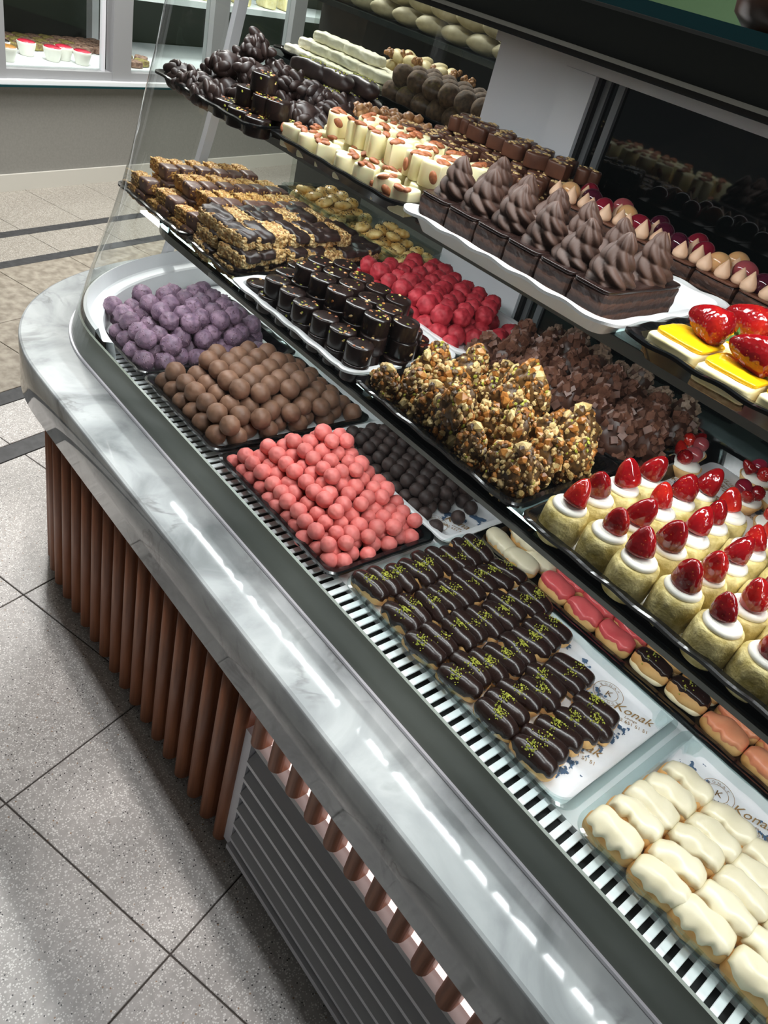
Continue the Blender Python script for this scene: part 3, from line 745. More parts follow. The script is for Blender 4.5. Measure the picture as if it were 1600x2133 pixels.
def liner(x0, x1, y0, y1, z, label, prints=(), rot=.35, seed=0, flat=None):
    nx, ny = 72, 52; V = []
    for i in range(nx + 1):
        for j in range(ny + 1):
            x = x0 + (x1 - x0) * i / nx; y = y0 + (y1 - y0) * j / ny
            e = max(abs(2 * i / nx - 1), abs(2 * j / ny - 1))
            up = max(0, flat[0] - x, x - flat[1], flat[2] - y, y - flat[3]) * 2.15 if flat else 0      # paper climbs the tray's sloping wall
            V.append((x, y, z + up + .0012 + (.004 * max(0, nz((x, y, 0), 22, seed)) * max(0, e - .9) * 10)))
    Fc = grid_faces(nx + 1, ny + 1)
    p = obj('paper_liner', me_new('paper_liner', V, Fc, 'paper')); tag(p, label, 'paper')
    for kind, x, y, *a in prints:
        rz = rot + (a[0] if a else 0)
        L = (x, y, z + .0028)
        if kind == 'logo': obj('printed_seal', LOGO, p, L, (0, 0, rz), kind=None)
        elif kind == 'blot': obj('printed_blot', BLOTS[int(abs(x * 1000 + y * 777)) % len(BLOTS)], p, (x, y, z + .0024), (0, 0, rz + x * 9))
        elif kind == 'name':
            obj('lettering', text_me('Konak', .024, .45), p, L, (0, 0, rz))
            dx = Vector((math.sin(rz), -math.cos(rz), 0))
            obj('lettering', text_me('Lounge', .007, .2), p, Vector(L) + dx * .009, (0, 0, rz))
            obj('lettering', text_me('0282 651 51 51', .0095), p, Vector(L) + dx * .019, (0, 0, rz))
    return p
TB = .0022
# --- deck
tray('tray', -1.665, -1.352, .690, 1.10, ZD, .024, 'black_plastic', 'black tray under the purple truffles', .001)
tray('tray', -1.348, -1.045, .690, 1.09, ZD, .024, 'black_plastic', 'black tray under the brown cocoa truffles', .001)
tray('tray', -1.035, -.662, .690, .942, ZD, .024, 'black_plastic', 'black tray heaped with pink truffles', .0006)
tray('tray', -1.035, -.645, .946, 1.17, ZD, .024, 'white_tray', 'white tray under the small dark truffles', 0)
tray('clear_tray', -.652, -.155, .703, 1.012, ZD, .026, 'clear_plastic', 'clear plastic tray holding the chocolate eclairs', 0, .03, .013, .008)
tray('clear_tray', -.147, .36, .703, 1.012, ZD, .026, 'clear_plastic', 'clear plastic tray holding the cream glazed eclairs', 0, .03, .013, .008)
tray('tray', -.650, .42, 1.016, 1.18, ZD, .022, 'black_plastic', 'long black tray of assorted small eclairs', .0008)
# --- middle shelf
tray('tray', -1.665, -1.362, .765, 1.16, ZM, .024, 'black_plastic', 'black tray under the pale cereal bars', .001)
tray('tray', -1.358, -1.168, .765, 1.16, ZM, .024, 'black_plastic', 'black tray under the dark chocolate cereal bars', .001)
tray('tray', -1.160, -.795, .752, 1.005, ZM, .026, 'white_tray', 'white scalloped tray of dark chocolate cylinders', .0012)
tray('tray', -1.175, -.800, 1.010, 1.262, ZM, .026, 'white_tray', 'white tray of crimson truffles', .0006)
tray('tray', -.788, -.430, .752, 1.012, ZM, .026, 'black_plastic', 'black tray under the nut clusters', .001)
tray('tray', -.800, -.440, 1.016, 1.285, ZM, .026, 'black_plastic', 'black tray under the chocolate cube mounds', .001)
tray('tray', -.424, .30, .752, 1.285, ZM, .026, 'black_plastic', 'black tray under the strawberry sponge rolls', .001)
for x0, lab in ((-1.63, 'left clear box of sesame cookies at the back of the middle shelf'), (-1.395, 'right clear box of sesame cookies at the back of the middle shelf')):
    tray('clear_box', x0, x0 + .225, 1.165, 1.315, ZM, .045, 'clear_plastic', lab, 0, .02, .012, .008)
# --- upper shelf
tray('tray', -1.545, -1.195, .775, 1.12, ZU, .024, 'black_plastic', 'black tray of dark almond clusters', .0006)
tray('tray', -1.190, -.838, .808, 1.03, ZU, .024, 'black_plastic', 'black tray of white chocolate hearts', .0006)
tray('tray', -.832, -.440, .806, 1.125, ZU, .026, 'white_tray', 'white scalloped tray under the chocolate swirl cakes', .0016)
tray('tray', -.436, .10, .822, 1.06, ZU, .026, 'black_plastic', 'black tray of strawberry cheesecake bars', .0012)
tray('tray', -1.19, -.84, 1.04, 1.30, ZU, .020, 'black_plastic', 'black tray of milk chocolate hazelnut hearts', .001)
tray('tray', -1.685, -1.425, 1.127, 1.31, ZU, .018, 'black_plastic', 'black tray of pistachio logs', .0006)
tray('tray', -1.42, -1.196, 1.127, 1.31, ZU, .018, 'black_plastic', 'black tray of walnut clusters', .0006)
tray('tray', -.83, .10, 1.13, 1.30, ZU, .024, 'black_plastic', 'black tray of brownies topped with grapes', .001)
# --- liners
liner(-.634, -.168, .722, 1.000, ZD + TB, 'printed white paper under the chocolate eclairs',
      [('logo', -.262, .963), ('name', -.212, .958), ('blot', -.318, .965), ('blot', -.385, .972), ('blot', -.215, .875), ('name', -.222, .832), ('blot', -.222, .780), ('blot', -.335, .935), ('blot', -.212, .80), ('blot', -.215, .905), ('blot', -.29, .94)], .42, 1, (-.631, -.177, .725, .991))
liner(-.132, .34, .722, 1.000, ZD + TB, 'printed white paper under the cream glazed eclairs',
      [('logo', -.055, .962), ('name', .0, .966), ('blot', -.095, .965), ('blot', -.098, .935), ('blot', .03, .968), ('blot', -.07, .93), ('blot', .06, .96)], .42, 2, (-.126, .338, .725, .991))
liner(-1.01, -.665, .966, 1.15, ZD + TB, 'printed white paper under the small dark truffles',
      [('logo', -.715, .99), ('name', -.69, 1.03), ('blot', -.765, .985), ('blot', -.70, 1.075), ('blot', -.745, 1.03)], .42, 3)
liner(-1.63, -1.375, .715, 1.075, ZD + TB, 'printed white paper under the purple truffles', [('blot', -1.40, 1.03), ('blot', -1.43, .98), ('logo', -1.44, 1.05)], .4, 4)
liner(-1.325, -1.07, .715, 1.065, ZD + TB, 'white paper under the brown truffles', [], .4, 5)
liner(-.40, .27, .775, 1.262, ZM + TB, 'printed white paper under the sponge rolls',
      [('blot', -.385, 1.09), ('blot', -.325, 1.12), ('name', -.345, 1.20, 2.4), ('blot', -.31, 1.18), ('logo', -.395, 1.12), ('blot', -.28, 1.21), ('name', -.30, 1.15, 2.4)], .42, 6)
liner(-.775, -.465, 1.04, 1.262, ZM + TB, 'white paper under the chocolate cube mounds', [('blot', -.47, 1.06)], .42, 7)
liner(-1.64, -1.385, .79, 1.13, ZM + TB, 'white paper under the pale cereal bars', [], .4, 8)
liner(-.41, .07, .85, 1.03, ZU + TB, 'white paper under the cheesecake bars', [], .4, 9)
liner(-1.15, -.82, 1.03, 1.24, ZM + TB, 'white paper under the crimson truffles', [], .4, 10)

# ================================================================== CONFECTIONERY
def heap(x0, x1, y0, y1, z, r, h, jit=.25, seed=0, lay=1.5):
    """ball centres filling the volume under the height function h(x,y); hidden ones are left out"""
    g = random.Random(seed); out = []; k = 0
    while True:
        zc = z + r + k * lay * r; any_ = False
        ox = (k % 2) * r; oy = (k % 2) * r * .8; j = 0; y = y0 + r + oy
        while y < y1 - r * .6:
            x = x0 + r + ox + (j % 2) * r
            while x < x1 - r * .6:
                if h(x, y) >= zc - z + r * .7:
                    any_ = True
                    vis = any(h(x + a, y + b) < zc - z + r * .7 + 2 * lay * r for a, b in ((0, 0), (2.2 * r, 0), (0, -2.2 * r), (-2.2 * r, 0), (0, 2.2 * r), (0, -4 * r), (4 * r, 0)))
                    if vis or k == 0 and min(x - x0, x1 - x, y - y0) < 4 * r:
                        out.append((x + g.uniform(-jit, jit) * r, y + g.uniform(-jit, jit) * r, zc + g.uniform(-.12, .12) * r * (k > 0), k, j))
                x += 2.03 * r
            y += 1.78 * r; j += 1
        k += 1
        if not any_: break
    return out
LAYW = ['bottom layer', 'second layer', 'third layer', 'fourth layer', 'fifth layer', 'sixth layer', 'top layer', 'top layer']
def balls(name, variants, pts, what, where, cat, group, smin=.92, smax=1.06):
    rows = {}
    for p in pts: rows.setdefault((p[3], p[4] if len(p) > 4 else 99), []).append(p)
    lay = {}
    for (k, j) in sorted(rows): lay.setdefault(k, []).append(j)
    for (k, j), L in rows.items():
        for i, p in enumerate(sorted(L)):
            s = rng.uniform(smin, smax)
            o = obj(name, rng.choice(variants), None, p[:3], (rng.uniform(-.5, .5), rng.uniform(-.5, .5), rng.uniform(0, 6.28)), (s, s, s * rng.uniform(.95, 1.03)))
            if j == 99: lab = '%s lying loose at the right end of the tray, %s' % (what, ORD[i])
            else: lab = '%s, %s, %s row from front, %s from left' % (what, LAYW[min(k, 7)], ORD[lay[k].index(j)], ORD[i])
            tag(o, lab, cat, group)
def ramp(d, lo, sl, cap): return min(cap, lo + d * sl)
# purple
VAR = [me_new('purple_truffle', *lump(.0225, 10 + i, .07, 2.2, 3, pimples=(44 if i < 4 else 10)), 'purple_truffle') for i in range(6)]
x0, x1, y0, y1 = -1.652, -1.362, .702, 1.09
def hp(x, y):
    d = min(y - y0, x1 - x + .01, x - x0 + .02)
    return min(.112, .048 + d * .75, .048 + (y1 - y) * .5)
pts = [p for p in heap(x0, x1, y0, y1, ZD + TB, .0222, hp, .25, 1) if not (p[0] > -1.43 and p[1] > 1.02) and not (p[0] < -1.56 and p[1] < .68) and (abs(p[0] + 1.42) / .385) ** 2.2 + (abs(p[1] - 1.25) / .565) ** 2.2 < 1]
balls('purple_truffle', VAR, pts, 'rough purple truffle', 'purple heap', 'truffle', 'purple truffles')
# brown
VAR = [me_new('brown_truffle', *lump(.021, 30 + i, .035, 1.8, 3, ridge=.035), 'milk_truffle') for i in range(6)]
x0, x1, y0, y1 = -1.335, -1.052, .702, 1.085
def hb(x, y):
    d = min(y - y0, x1 - x + .012, x - x0 + .03)
    return min(.128, .044 + d * .85, .044 + (y1 - y) * .45)
balls('brown_truffle', VAR, heap(x0, x1, y0, y1, ZD + TB, .021, hb, .15, 2), 'smooth brown cocoa truffle', 'brown heap', 'truffle', 'brown truffles', .96, 1.05)
# pink
VAR = [me_new('pink_truffle', *lump(.0152, 50 + i, .06, 1.9, 3, ridge=.03), 'pink_truffle') for i in range(7)]
x0, x1, y0, y1 = -1.025, -.672, .700, .935
def hk(x, y):
    d = min((y - y0) * .62, (x - x0) * .8 + .01)
    return min(.034 + d, .034 + (x1 - x) * .36 + .006, .034 + (y1 - y) * 1.5)
balls('pink_truffle', VAR, heap(x0, x1, y0, y1, ZD + TB, .015, hk, .3, 3), 'smooth pink truffle', 'pink heap', 'truffle', 'pink truffles', .92, 1.1)
# small dark
VAR = [me_new('dark_truffle', *lump(.0148, 70 + i, .06, 2.5, 2), 'dark_truffle') for i in range(5)]
x0, x1, y0, y1 = -1.022, -.715, .962, 1.155
def hd(x, y): return min(.064, .032 + min(y - y0, x1 - x, y1 - y + .02, x - x0 + .03) * .6)
pts = heap(x0, x1, y0, y1, ZD + TB, .0148, hd, .2, 4)
pts += [(-.700, 1.035, ZD + TB + .0148, 0), (-.712, 1.083, ZD + TB + .0148, 0), (-.695, .968, ZD + TB + .0148, 0)]
balls('dark_truffle', VAR, pts, 'small dark chocolate truffle', 'dark heap beside the pink ones', 'truffle', 'small dark truffles')
# crimson
VAR = [me_new('crimson_truffle', *lump(.0185, 90 + i, .13, 1.9, 3, ridge=.06), 'red_truffle') for i in range(6)]
x0, x1, y0, y1 = -1.165, -.835, 1.018, 1.240
def hr(x, y): return min(.085, .04 + min(y - y0 + .02, x - x0 + .03, (x1 - x) * .8, y1 - y + .015) * .55)
pts = [p for p in heap(x0, x1, y0, y1, ZM + TB, .0183, hr, .3, 5) if not (p[0] > -.90 and p[1] > 1.17)]
pts.append((-.852, 1.205, ZM + TB + .018, 0)); pts.append((-.835, 1.15, ZM + TB + .018, 0))
balls('crimson_truffle', VAR, pts, 'powdery crimson truffle', 'red heap in the white tray', 'truffle', 'crimson truffles', .9, 1.12)

# chips scattered on a surface, as one mesh with several materials
def chips(mb, n, pick, size, seed, cube=False, nm=1, flat=.7):
    g = random.Random(seed)
    for i in range(n):
        p, nn = pick(g); s = size * g.uniform(.6, 1.25); q = nn.to_track_quat('Z', 'Y').to_matrix().to_4x4()
        m = Matrix.Translation(p) @ q @ Matrix.Rotation(g.uniform(0, 6.28), 4, 'Z')
        if cube:
            m = m @ Matrix.Rotation(g.uniform(-.35, .35), 4, 'X')
            mb.box(-s / 2, s / 2, -s / 2, s / 2, -s * .25, s * .75, g.randrange(nm), m)
        else:
            V = [m @ Vector((v.x * s * g.uniform(.75, 1.2), v.y * s * .75 * g.uniform(.75, 1.2), v.z * s * flat)) for v in ICO[0][0]]
            mb.add(V, ICO[0][1], g.randrange(nm))
    return mb

# dark chocolate cylinders
def cyl_me(r, h, seed, mat='dark_choc'):
    V, Fc = lathe([(r * .985, 0), (r, .0015), (r * .985, h - .003), (r * .97, h - .001), (r * .94, h), (r * .5, h + .0003)], 30); return me_new('chocolate_body', V, Fc, mat)
def flakes_me(r, h, n, seed, mats, size):
    def pick(g):
        a = g.uniform(0, 6.28); q = r * .82 * g.random() ** .5
        if g.random() < .15: return Vector((r * math.cos(a), r * math.sin(a), h * g.uniform(.3, .9))), Vector((math.cos(a), math.sin(a), .1))
        return Vector((q * math.cos(a), q * math.sin(a), h + .0005)), Vector((0, 0, 1))
    return chips(MB(), n, pick, size, seed, nm=len(mats), flat=.35).me('nut_flakes', mats)
CB = [cyl_me(.0235, .029, i) for i in range(2)]
CF = [flakes_me(.0235, .029, n, 5 + n, ['nut_amber', 'almond', 'hazelnut', 'pistachio'], .0032) for n in (5, 9, 16, 7)]
ROWN = lambda j: ORD[j] + ' row from front'
def cyl(loc, label, group, body=None, fl=None, tilt=0):
    t_ = thing('chocolate_cylinder', label, 'chocolate', loc, (rng.uniform(-tilt, tilt), rng.uniform(-tilt, tilt), rng.uniform(0, 6.28)), group)
    obj('chocolate_body', body or rng.choice(CB), t_); obj('nut_flakes', fl or rng.choice(CF), t_)
for j in range(5):
    nlay = [2, 3, 3, 3, 2][j]
    for i in range(7):
        x = -1.118 + .0495 * i + (.02 if j % 2 else 0); y = .786 + .0435 * j
        if x > -.815: continue
        n_ = nlay - (1 if i == 0 or (j > 2 and i > 4) else 0)
        for k in range(max(1, n_)):
            cyl((x + rng.uniform(-.004, .004) , y + rng.uniform(-.004, .004) + .004 * k, ZM + TB + .0295 * k), 'dark chocolate cylinder, %s, %s from left, level %s' % (ROWN(j), ORD[i], ['one', 'two', 'three'][k]), 'dark chocolate cylinders', tilt=.0)
# almond studded rounds in the upper left tray
for (x, y, k) in ((-1.325, .812, 0), (-1.272, .808, 0), (-1.222, .812, 0), (-1.30, .852, 0), (-1.25, .856, 0), (-1.215, .866, 0), (-1.30, .838, 1), (-1.248, .84, 1), (-1.225, .85, 1), (-1.275, .85, 2)):
    cyl((x, y, ZU + TB + .0295 * k), 'dark round topped with almonds, level %s, place %s from the left' % (['one', 'two', 'three'][k], ORD[int(round((x + 1.325) / .0055))]), 'almond topped dark rounds', CB[0], CF[2])

# dark almond clusters
def cluster_me(seed):
    g = random.Random(seed); mb = MB()
    for i in range(34):
        d = rdir(g); d.z = abs(d.z) * .9; p = Vector((d.x * .026, d.y * .026, d.z * .030 + .012)) * g.uniform(.6, 1.05)
        q = rdir(g).to_track_quat('Z', 'Y').to_matrix().to_4x4()
        m = Matrix.Translation(p) @ q
        mb.add([m @ Vector((v.x * .0062, v.y * .0085, v.z * .0135)) for v in ICO[2][0]], ICO[2][1])
    V, Fc = lump(.023, seed, .15, 2.5, 2); mb.add([(a, b, c + .018) for a, b, c in V], Fc)
    return mb.me('almond_cluster', 'dark_choc_matt', True)
VAR = [cluster_me(i) for i in range(5)]
n_ = 0
for i, (x, y, z) in enumerate([(-1.50, .815, 0), (-1.44, .808, 0), (-1.38, .806, 0), (-1.49, .875, 0), (-1.425, .872, 0), (-1.36, .87, 0), (-1.47, .94, 0), (-1.40, .94, 0), (-1.34, .945, 0), (-1.28, .935, 0), (-1.46, 1.0, 0), (-1.39, 1.01, 0), (-1.32, 1.01, 0), (-1.25, .99, 0),
                               (-1.45, .88, .04), (-1.39, .90, .04), (-1.49, .93, .035), (-1.42, .97, .04), (-1.35, .97, .036), (-1.24, .92, .012), (-1.29, .975, .036), (-1.44, .93, .078), (-1.22, .94, 0), (-1.23, .985, .03)]):
    o = obj('almond_cluster', VAR[i % 5], None, (x, y, ZU + TB + z), (0, 0, i * 1.3), (1.1, 1.1, 1.1))
    tag(o, 'glossy dark almond cluster %s, %s from the left' % ('in the front row' if y < .83 else 'stacked on top' if z > 0 else 'in the back row' if y > .98 else 'in the third row' if y > .92 else 'in the second row', ORD[i % 22] if z > 0 else ORD[min(21, int(round((x + 1.50) / .0135)))]), 'chocolate', 'dark almond clusters')

# hearts
def heart_me(r, h, seed, mat):
    n = 40; P = []
    for k in range(n):
        t_ = 2 * PI * k / n; x = 16 * math.sin(t_) ** 3 / 17; y = (13 * math.cos(t_) - 5 * math.cos(2 * t_) - 2 * math.cos(3 * t_) - math.cos(4 * t_) + 2) / 17
        P.append((x * .75 + .25 * math.sin(t_), y * .75 + .25 * math.cos(t_)))
    L = []
    for s, z in ((.95, 0), (.985, .002), (1.0, h - .004), (.97, h - .0012), (.92, h), (.45, h + .0004)):
        L.append([(x * r * s, y * r * s, z + .0006 * nz((x, y, z), 3, seed)) for x, y in P])
    V, Fc = strip(L, True); Fc = [tuple(reversed(q)) for q in Fc]; Fc.append(tuple(range(n))); Fc.append(tuple(reversed(range(5 * n, 6 * n))))
    Fc = [tuple(reversed(q)) for q in Fc]
    return me_new('heart_body', V, Fc, mat)
HW = [heart_me(.0236, .036, i, 'white_choc') for i in range(3)]
ALM = me_new('almond', [(v.x * .0062, v.y * .0098, v.z * .0040) for v in ICO[2][0]], ICO[2][1], 'almond')
HB = [heart_me(.025, .026, i, 'milk_choc') for i in range(2)]
NUT = [chips(MB(), 9, lambda g: (Vector((.017 * g.uniform(-1, 1), .015 * g.uniform(-1, 1), .0262)), Vector((0, 0, 1))), .0046, 3 + i, nm=1, flat=.5).me('hazelnut_pieces', 'hazelnut') for i in range(3)]
def white_heart(loc, label):
    t_ = thing('white_heart', label, 'chocolate', loc, (0, 0, rng.choice((0, .5, -.4, 3.0, 2.6, 1.2)) + rng.uniform(-.25, .25)), 'white chocolate hearts with almonds')
    obj('heart_body', rng.choice(HW), t_)
    for a in range(rng.choice((3, 4, 4, 5))):
        if a < 3: obj('almond', ALM, t_, (rng.uniform(-.016, .016), rng.uniform(-.014, .014), .0368), (rng.uniform(-.4, .4), rng.uniform(-.3, .3), rng.uniform(0, 6.28)))
        else:
            q = rng.uniform(0, 6.28); obj('almond', ALM, t_, (.0205 * math.cos(q), .0205 * math.sin(q), rng.uniform(.012, .028)), (PI / 2, rng.uniform(-1, 1), q + PI / 2))
for j in range(4):
    for k in range([1, 2, 2, 2][j]):
        for i in range(7):
            x = -1.166 + .0505 * i + (.022 if (j + k) % 2 else 0); y = .850 + .044 * j + .010 * k
            if x > -.853 or k == 1 and i == 0: continue
            white_heart((x + rng.uniform(-.005, .005), y + rng.uniform(-.005, .005), ZU + TB + .0373 * k), 'white chocolate almond heart, %s, %s from left, level %s' % (ROWN(j), ORD[i], ['one', 'two', 'three'][k]))
for j in range(5):
    for k in range([2, 2, 2, 3, 3][j]):
        for i in range(7):
            x = -1.175 + .052 * i + (.024 if (j + k) % 2 else 0); y = 1.072 + .048 * j + .006 * k
            if x > -.858: continue
            t_ = thing('milk_heart', 'milk chocolate hazelnut heart, %s, %s from left, level %s' % (ROWN(j), ORD[i], ['one', 'two', 'three'][k]), 'chocolate', (x + rng.uniform(-.005, .005), y + rng.uniform(-.005, .005), ZU + TB + .0275 * k), (0, 0, rng.uniform(0, 6.28)), 'milk chocolate hazelnut hearts')
            obj('heart_body', rng.choice(HB), t_); obj('hazelnut_pieces', rng.choice(NUT), t_)
# pistachio logs and walnut clusters
LOG = me_new('log_body', *rbox(.115, .04, .036, 10, 3.2, .004, 30, 2), 'dark_choc_matt')
PC = [chips(MB(), 26, lambda g: (Vector((g.uniform(-.035, .035), .012 * g.uniform(-1, 1), .0355)), Vector((0, 0, 1))), .0032, 60 + i, flat=.6).me('pistachio_crumbs', 'pistachio') for i in range(2)]
for i, (x, y, z, a) in enumerate([(-1.60, 1.160, 0, .1), (-1.61, 1.205, 0, .05), (-1.595, 1.18, .035, .15), (-1.50, 1.170, 0, -.05), (-1.495, 1.215, 0, 0), (-1.59, 1.25, 0, .1), (-1.49, 1.26, 0, .05), (-1.52, 1.195, .034, .0), (-1.48, 1.24, .034, -.1)]):
    t_ = thing('pistachio_log', 'dark chocolate log with green pistachio crumbs, %s in the upper back tray' % ORD[i], 'chocolate', (x, y, ZU + TB + z), (0, 0, a), 'pistachio logs')
    obj('log_body', LOG, t_); obj('pistachio_crumbs', PC[i % 2], t_)
WN = []
for s in range(3):
    g = random.Random(s); mb = MB()
    for i in range(16):
        V, Fc = lump(.011, s * 20 + i, .25, 2.5, 1); p = Vector((g.uniform(-.03, .03), g.uniform(-.018, .018), g.uniform(.008, .026))); mb.add([Vector(v) + p for v in V], Fc)
    WN.append(mb.me('walnut_cluster', 'walnut', True))
for i in range(12):
    x = -1.385 + .052 * (i % 4) + .012 * (i // 4); y = 1.155 + .05 * (i // 4)
    o = obj('walnut_cluster', WN[i % 3], None, (x, y, ZU + TB + .012 * (i % 2)), (0, 0, .4 * i))
    tag(o, 'brown walnut cluster beside the pistachio logs, %s, %s from left' % (ROWN(i // 4), ORD[i % 4]), 'chocolate', 'walnut clusters')
# cereal bars
def cereal_bar(loc, rot, label, kind, group):
    t_ = thing('cereal_bar', label, 'cereal bar', loc, rot, group)
    b, c = rng.choice(BARS[kind]); obj('crisp_body', b, t_); obj('chocolate_coat', c, t_)
BARS = {'pale': [], 'dark': []}
for s in range(4):
    b = me_new('crisp_body', *rbox(.086, .030, .026, 16, 8, .0035, 170, s), 'crisp')
    V, Fc = rbox(.042, .033, .029, 8, 6, .0012, 60, s); c = me_new('chocolate_coat', [(x + .0225, y, z - .001) for x, y, z in V], Fc, 'milk_choc_coat'); BARS['pale'].append((b, c))
    b = me_new('crisp_body', *rbox(.074, .038, .027, 14, 7, .0035, 150, s + 9), 'crisp_pale')
    V, Fc = rbox(.081, .043, .019, 12, 4, .005, 60, s + 3)
    c = me_new('chocolate_coat', [(x + .004 * (s - 1.5), y + .006, z - .001 + (.013 if s % 4 else 0)) for x, y, z in V], Fc, 'dark_choc_matt'); BARS['dark'].append((b, c))
for j in range(9):
    for i in range(3):
        for k in range(3 if 0 < j < 7 else 2):
            x = -1.608 + .098 * i + (.012 if k % 2 else 0) + .004 * j; y = .800 + .0375 * j + .006 * k
            if k == 0 and 1 < j < 7 and 0 < i < 2: continue
            cereal_bar((x + rng.uniform(-.006, .006), y + rng.uniform(-.003, .003), ZM + TB + .0275 * k), (0, rng.uniform(-.04, .04), rng.uniform(-.1, .1)), 'pale cereal bar dipped in milk chocolate, %s, place %s, level %s' % (ROWN(j), ORD[i], ['one', 'two', 'three'][k]), 'pale', 'pale cereal bars')
for j in range(9):
    for i in range(2):
        for k in range(3 if j < 7 else 2):
            x = -1.315 + .082 * i + (.012 if k % 2 else -.004); y = .796 + .0385 * j + .006 * k
            cereal_bar((x + rng.uniform(-.006, .006), y + rng.uniform(-.003, .003), ZM + TB + .0275 * k), (rng.uniform(-.1, .1), rng.uniform(-.06, .06), rng.uniform(-.2, .2)), 'crisp bar coated in dark chocolate, %s, place %s, level %s' % (ROWN(j), ORD[i], ['one', 'two', 'three'][k]), 'dark', 'dark cereal bars')

# nut shards: standing clusters crusted with nuts
def shard(seed):
    g = random.Random(seed)
    V = []
    for v in ICO[3][0]:
        d = 1 + .22 * nz(v, 2.0, seed) + .12 * nz(v, 4.5, seed)
        V.append(Vector((v.x * .027 * d * (1 - .3 * v.z), v.y * .017 * d, (v.z * d + 1) * .036)))
    body = me_new('caramel_body', V, ICO[3][1], 'nut_base')
    idx = list(range(len(V)))
    def pick(gg):
        i = gg.choice(idx); n_ = Vector((ICO[3][0][i].x, ICO[3][0][i].y * 1.6, ICO[3][0][i].z * .7)).normalized(); return V[i], n_
    mb = chips(MB(), 210, pick, .0036, seed, nm=8, flat=.7); chips(mb, 60, pick, .0062, seed + 50, nm=7, flat=.8); chips(mb, 12, pick, .0095, seed + 90, nm=5, flat=.7)
    return body, mb.me('nut_crust', ['nut_pale', 'nut_amber', 'nut_base', 'nut_pale', 'nut_amber', 'nut_base', 'hazelnut', 'pistachio'], False)
SH = [shard(i) for i in range(6)]
for j in range(4):
    for i in range(7):
        x = -.755 + .048 * i + (.022 if j % 2 else 0) + rng.uniform(-.006, .006); y = .797 + .058 * j + rng.uniform(-.006, .006)
        if x > -.45: continue
        b, c = SH[(i * 3 + j) % 6]
        s = rng.uniform(.95, 1.2)
        t_ = thing('nut_cluster', 'caramel nut cluster crusted with nuts, %s, %s from the left' % (ROWN(j), ORD[i]), 'nut cluster', (x, y, ZM + TB), (rng.uniform(-.25, .25), rng.uniform(-.15, .3), rng.uniform(-.8, .8)), 'caramel nut clusters', (s, s, s * rng.uniform(.85, 1.3)))
        obj('caramel_body', b, t_); obj('nut_crust', c, t_, kind='stuff')
# chocolate cube mounds
def mound(seed, cs, nc, mat):
    g = random.Random(seed); V = []
    for v in ICO[3][0]:
        d = 1 + .18 * nz(v, 2.0, seed)
        V.append(Vector((v.x * .026 * d * (1 - .35 * v.z), v.y * .024 * d * (1 - .35 * v.z), (v.z * d + 1) * .031)))
    body = me_new('mound_body', V, ICO[3][1], 'mound_choc')
    idx = [i for i in range(len(V)) if V[i].z > .006]
    def pick(gg): i = gg.choice(idx); return V[i], (ICO[3][0][i] + rdir(gg) * .5).normalized()
    return body, chips(MB(), nc, pick, cs, seed, cube=True).me('chocolate_cubes', mat)
MD = [mound(i, .0088, 74, 'cube_choc') for i in range(5)]; MC = [mound(20 + i, .0066, 90, 'crumb_choc') for i in range(3)]
for j in range(5):
    for i in range(7):
        x = -.778 + .049 * i + (.024 if j % 2 else 0) + rng.uniform(-.005, .005); y = 1.048 + .050 * j
        if x > -.455: continue
        last = j == 4; b, c = rng.choice(MC if last else MD); s = rng.uniform(1.0, 1.2)
        t_ = thing('cube_mound', ('crumb coated chocolate mound in the back row' if last else 'chocolate mound studded with cubes, ' + ROWN(j)) + ', %s from the left' % ORD[i], 'chocolate', (x, y, ZM + TB), (0, 0, rng.uniform(0, 6.28)), 'chocolate cube mounds', (s, s, s * rng.uniform(.95, 1.2)))
        obj('mound_body', b, t_); obj('chocolate_cubes', c, t_, kind='stuff')

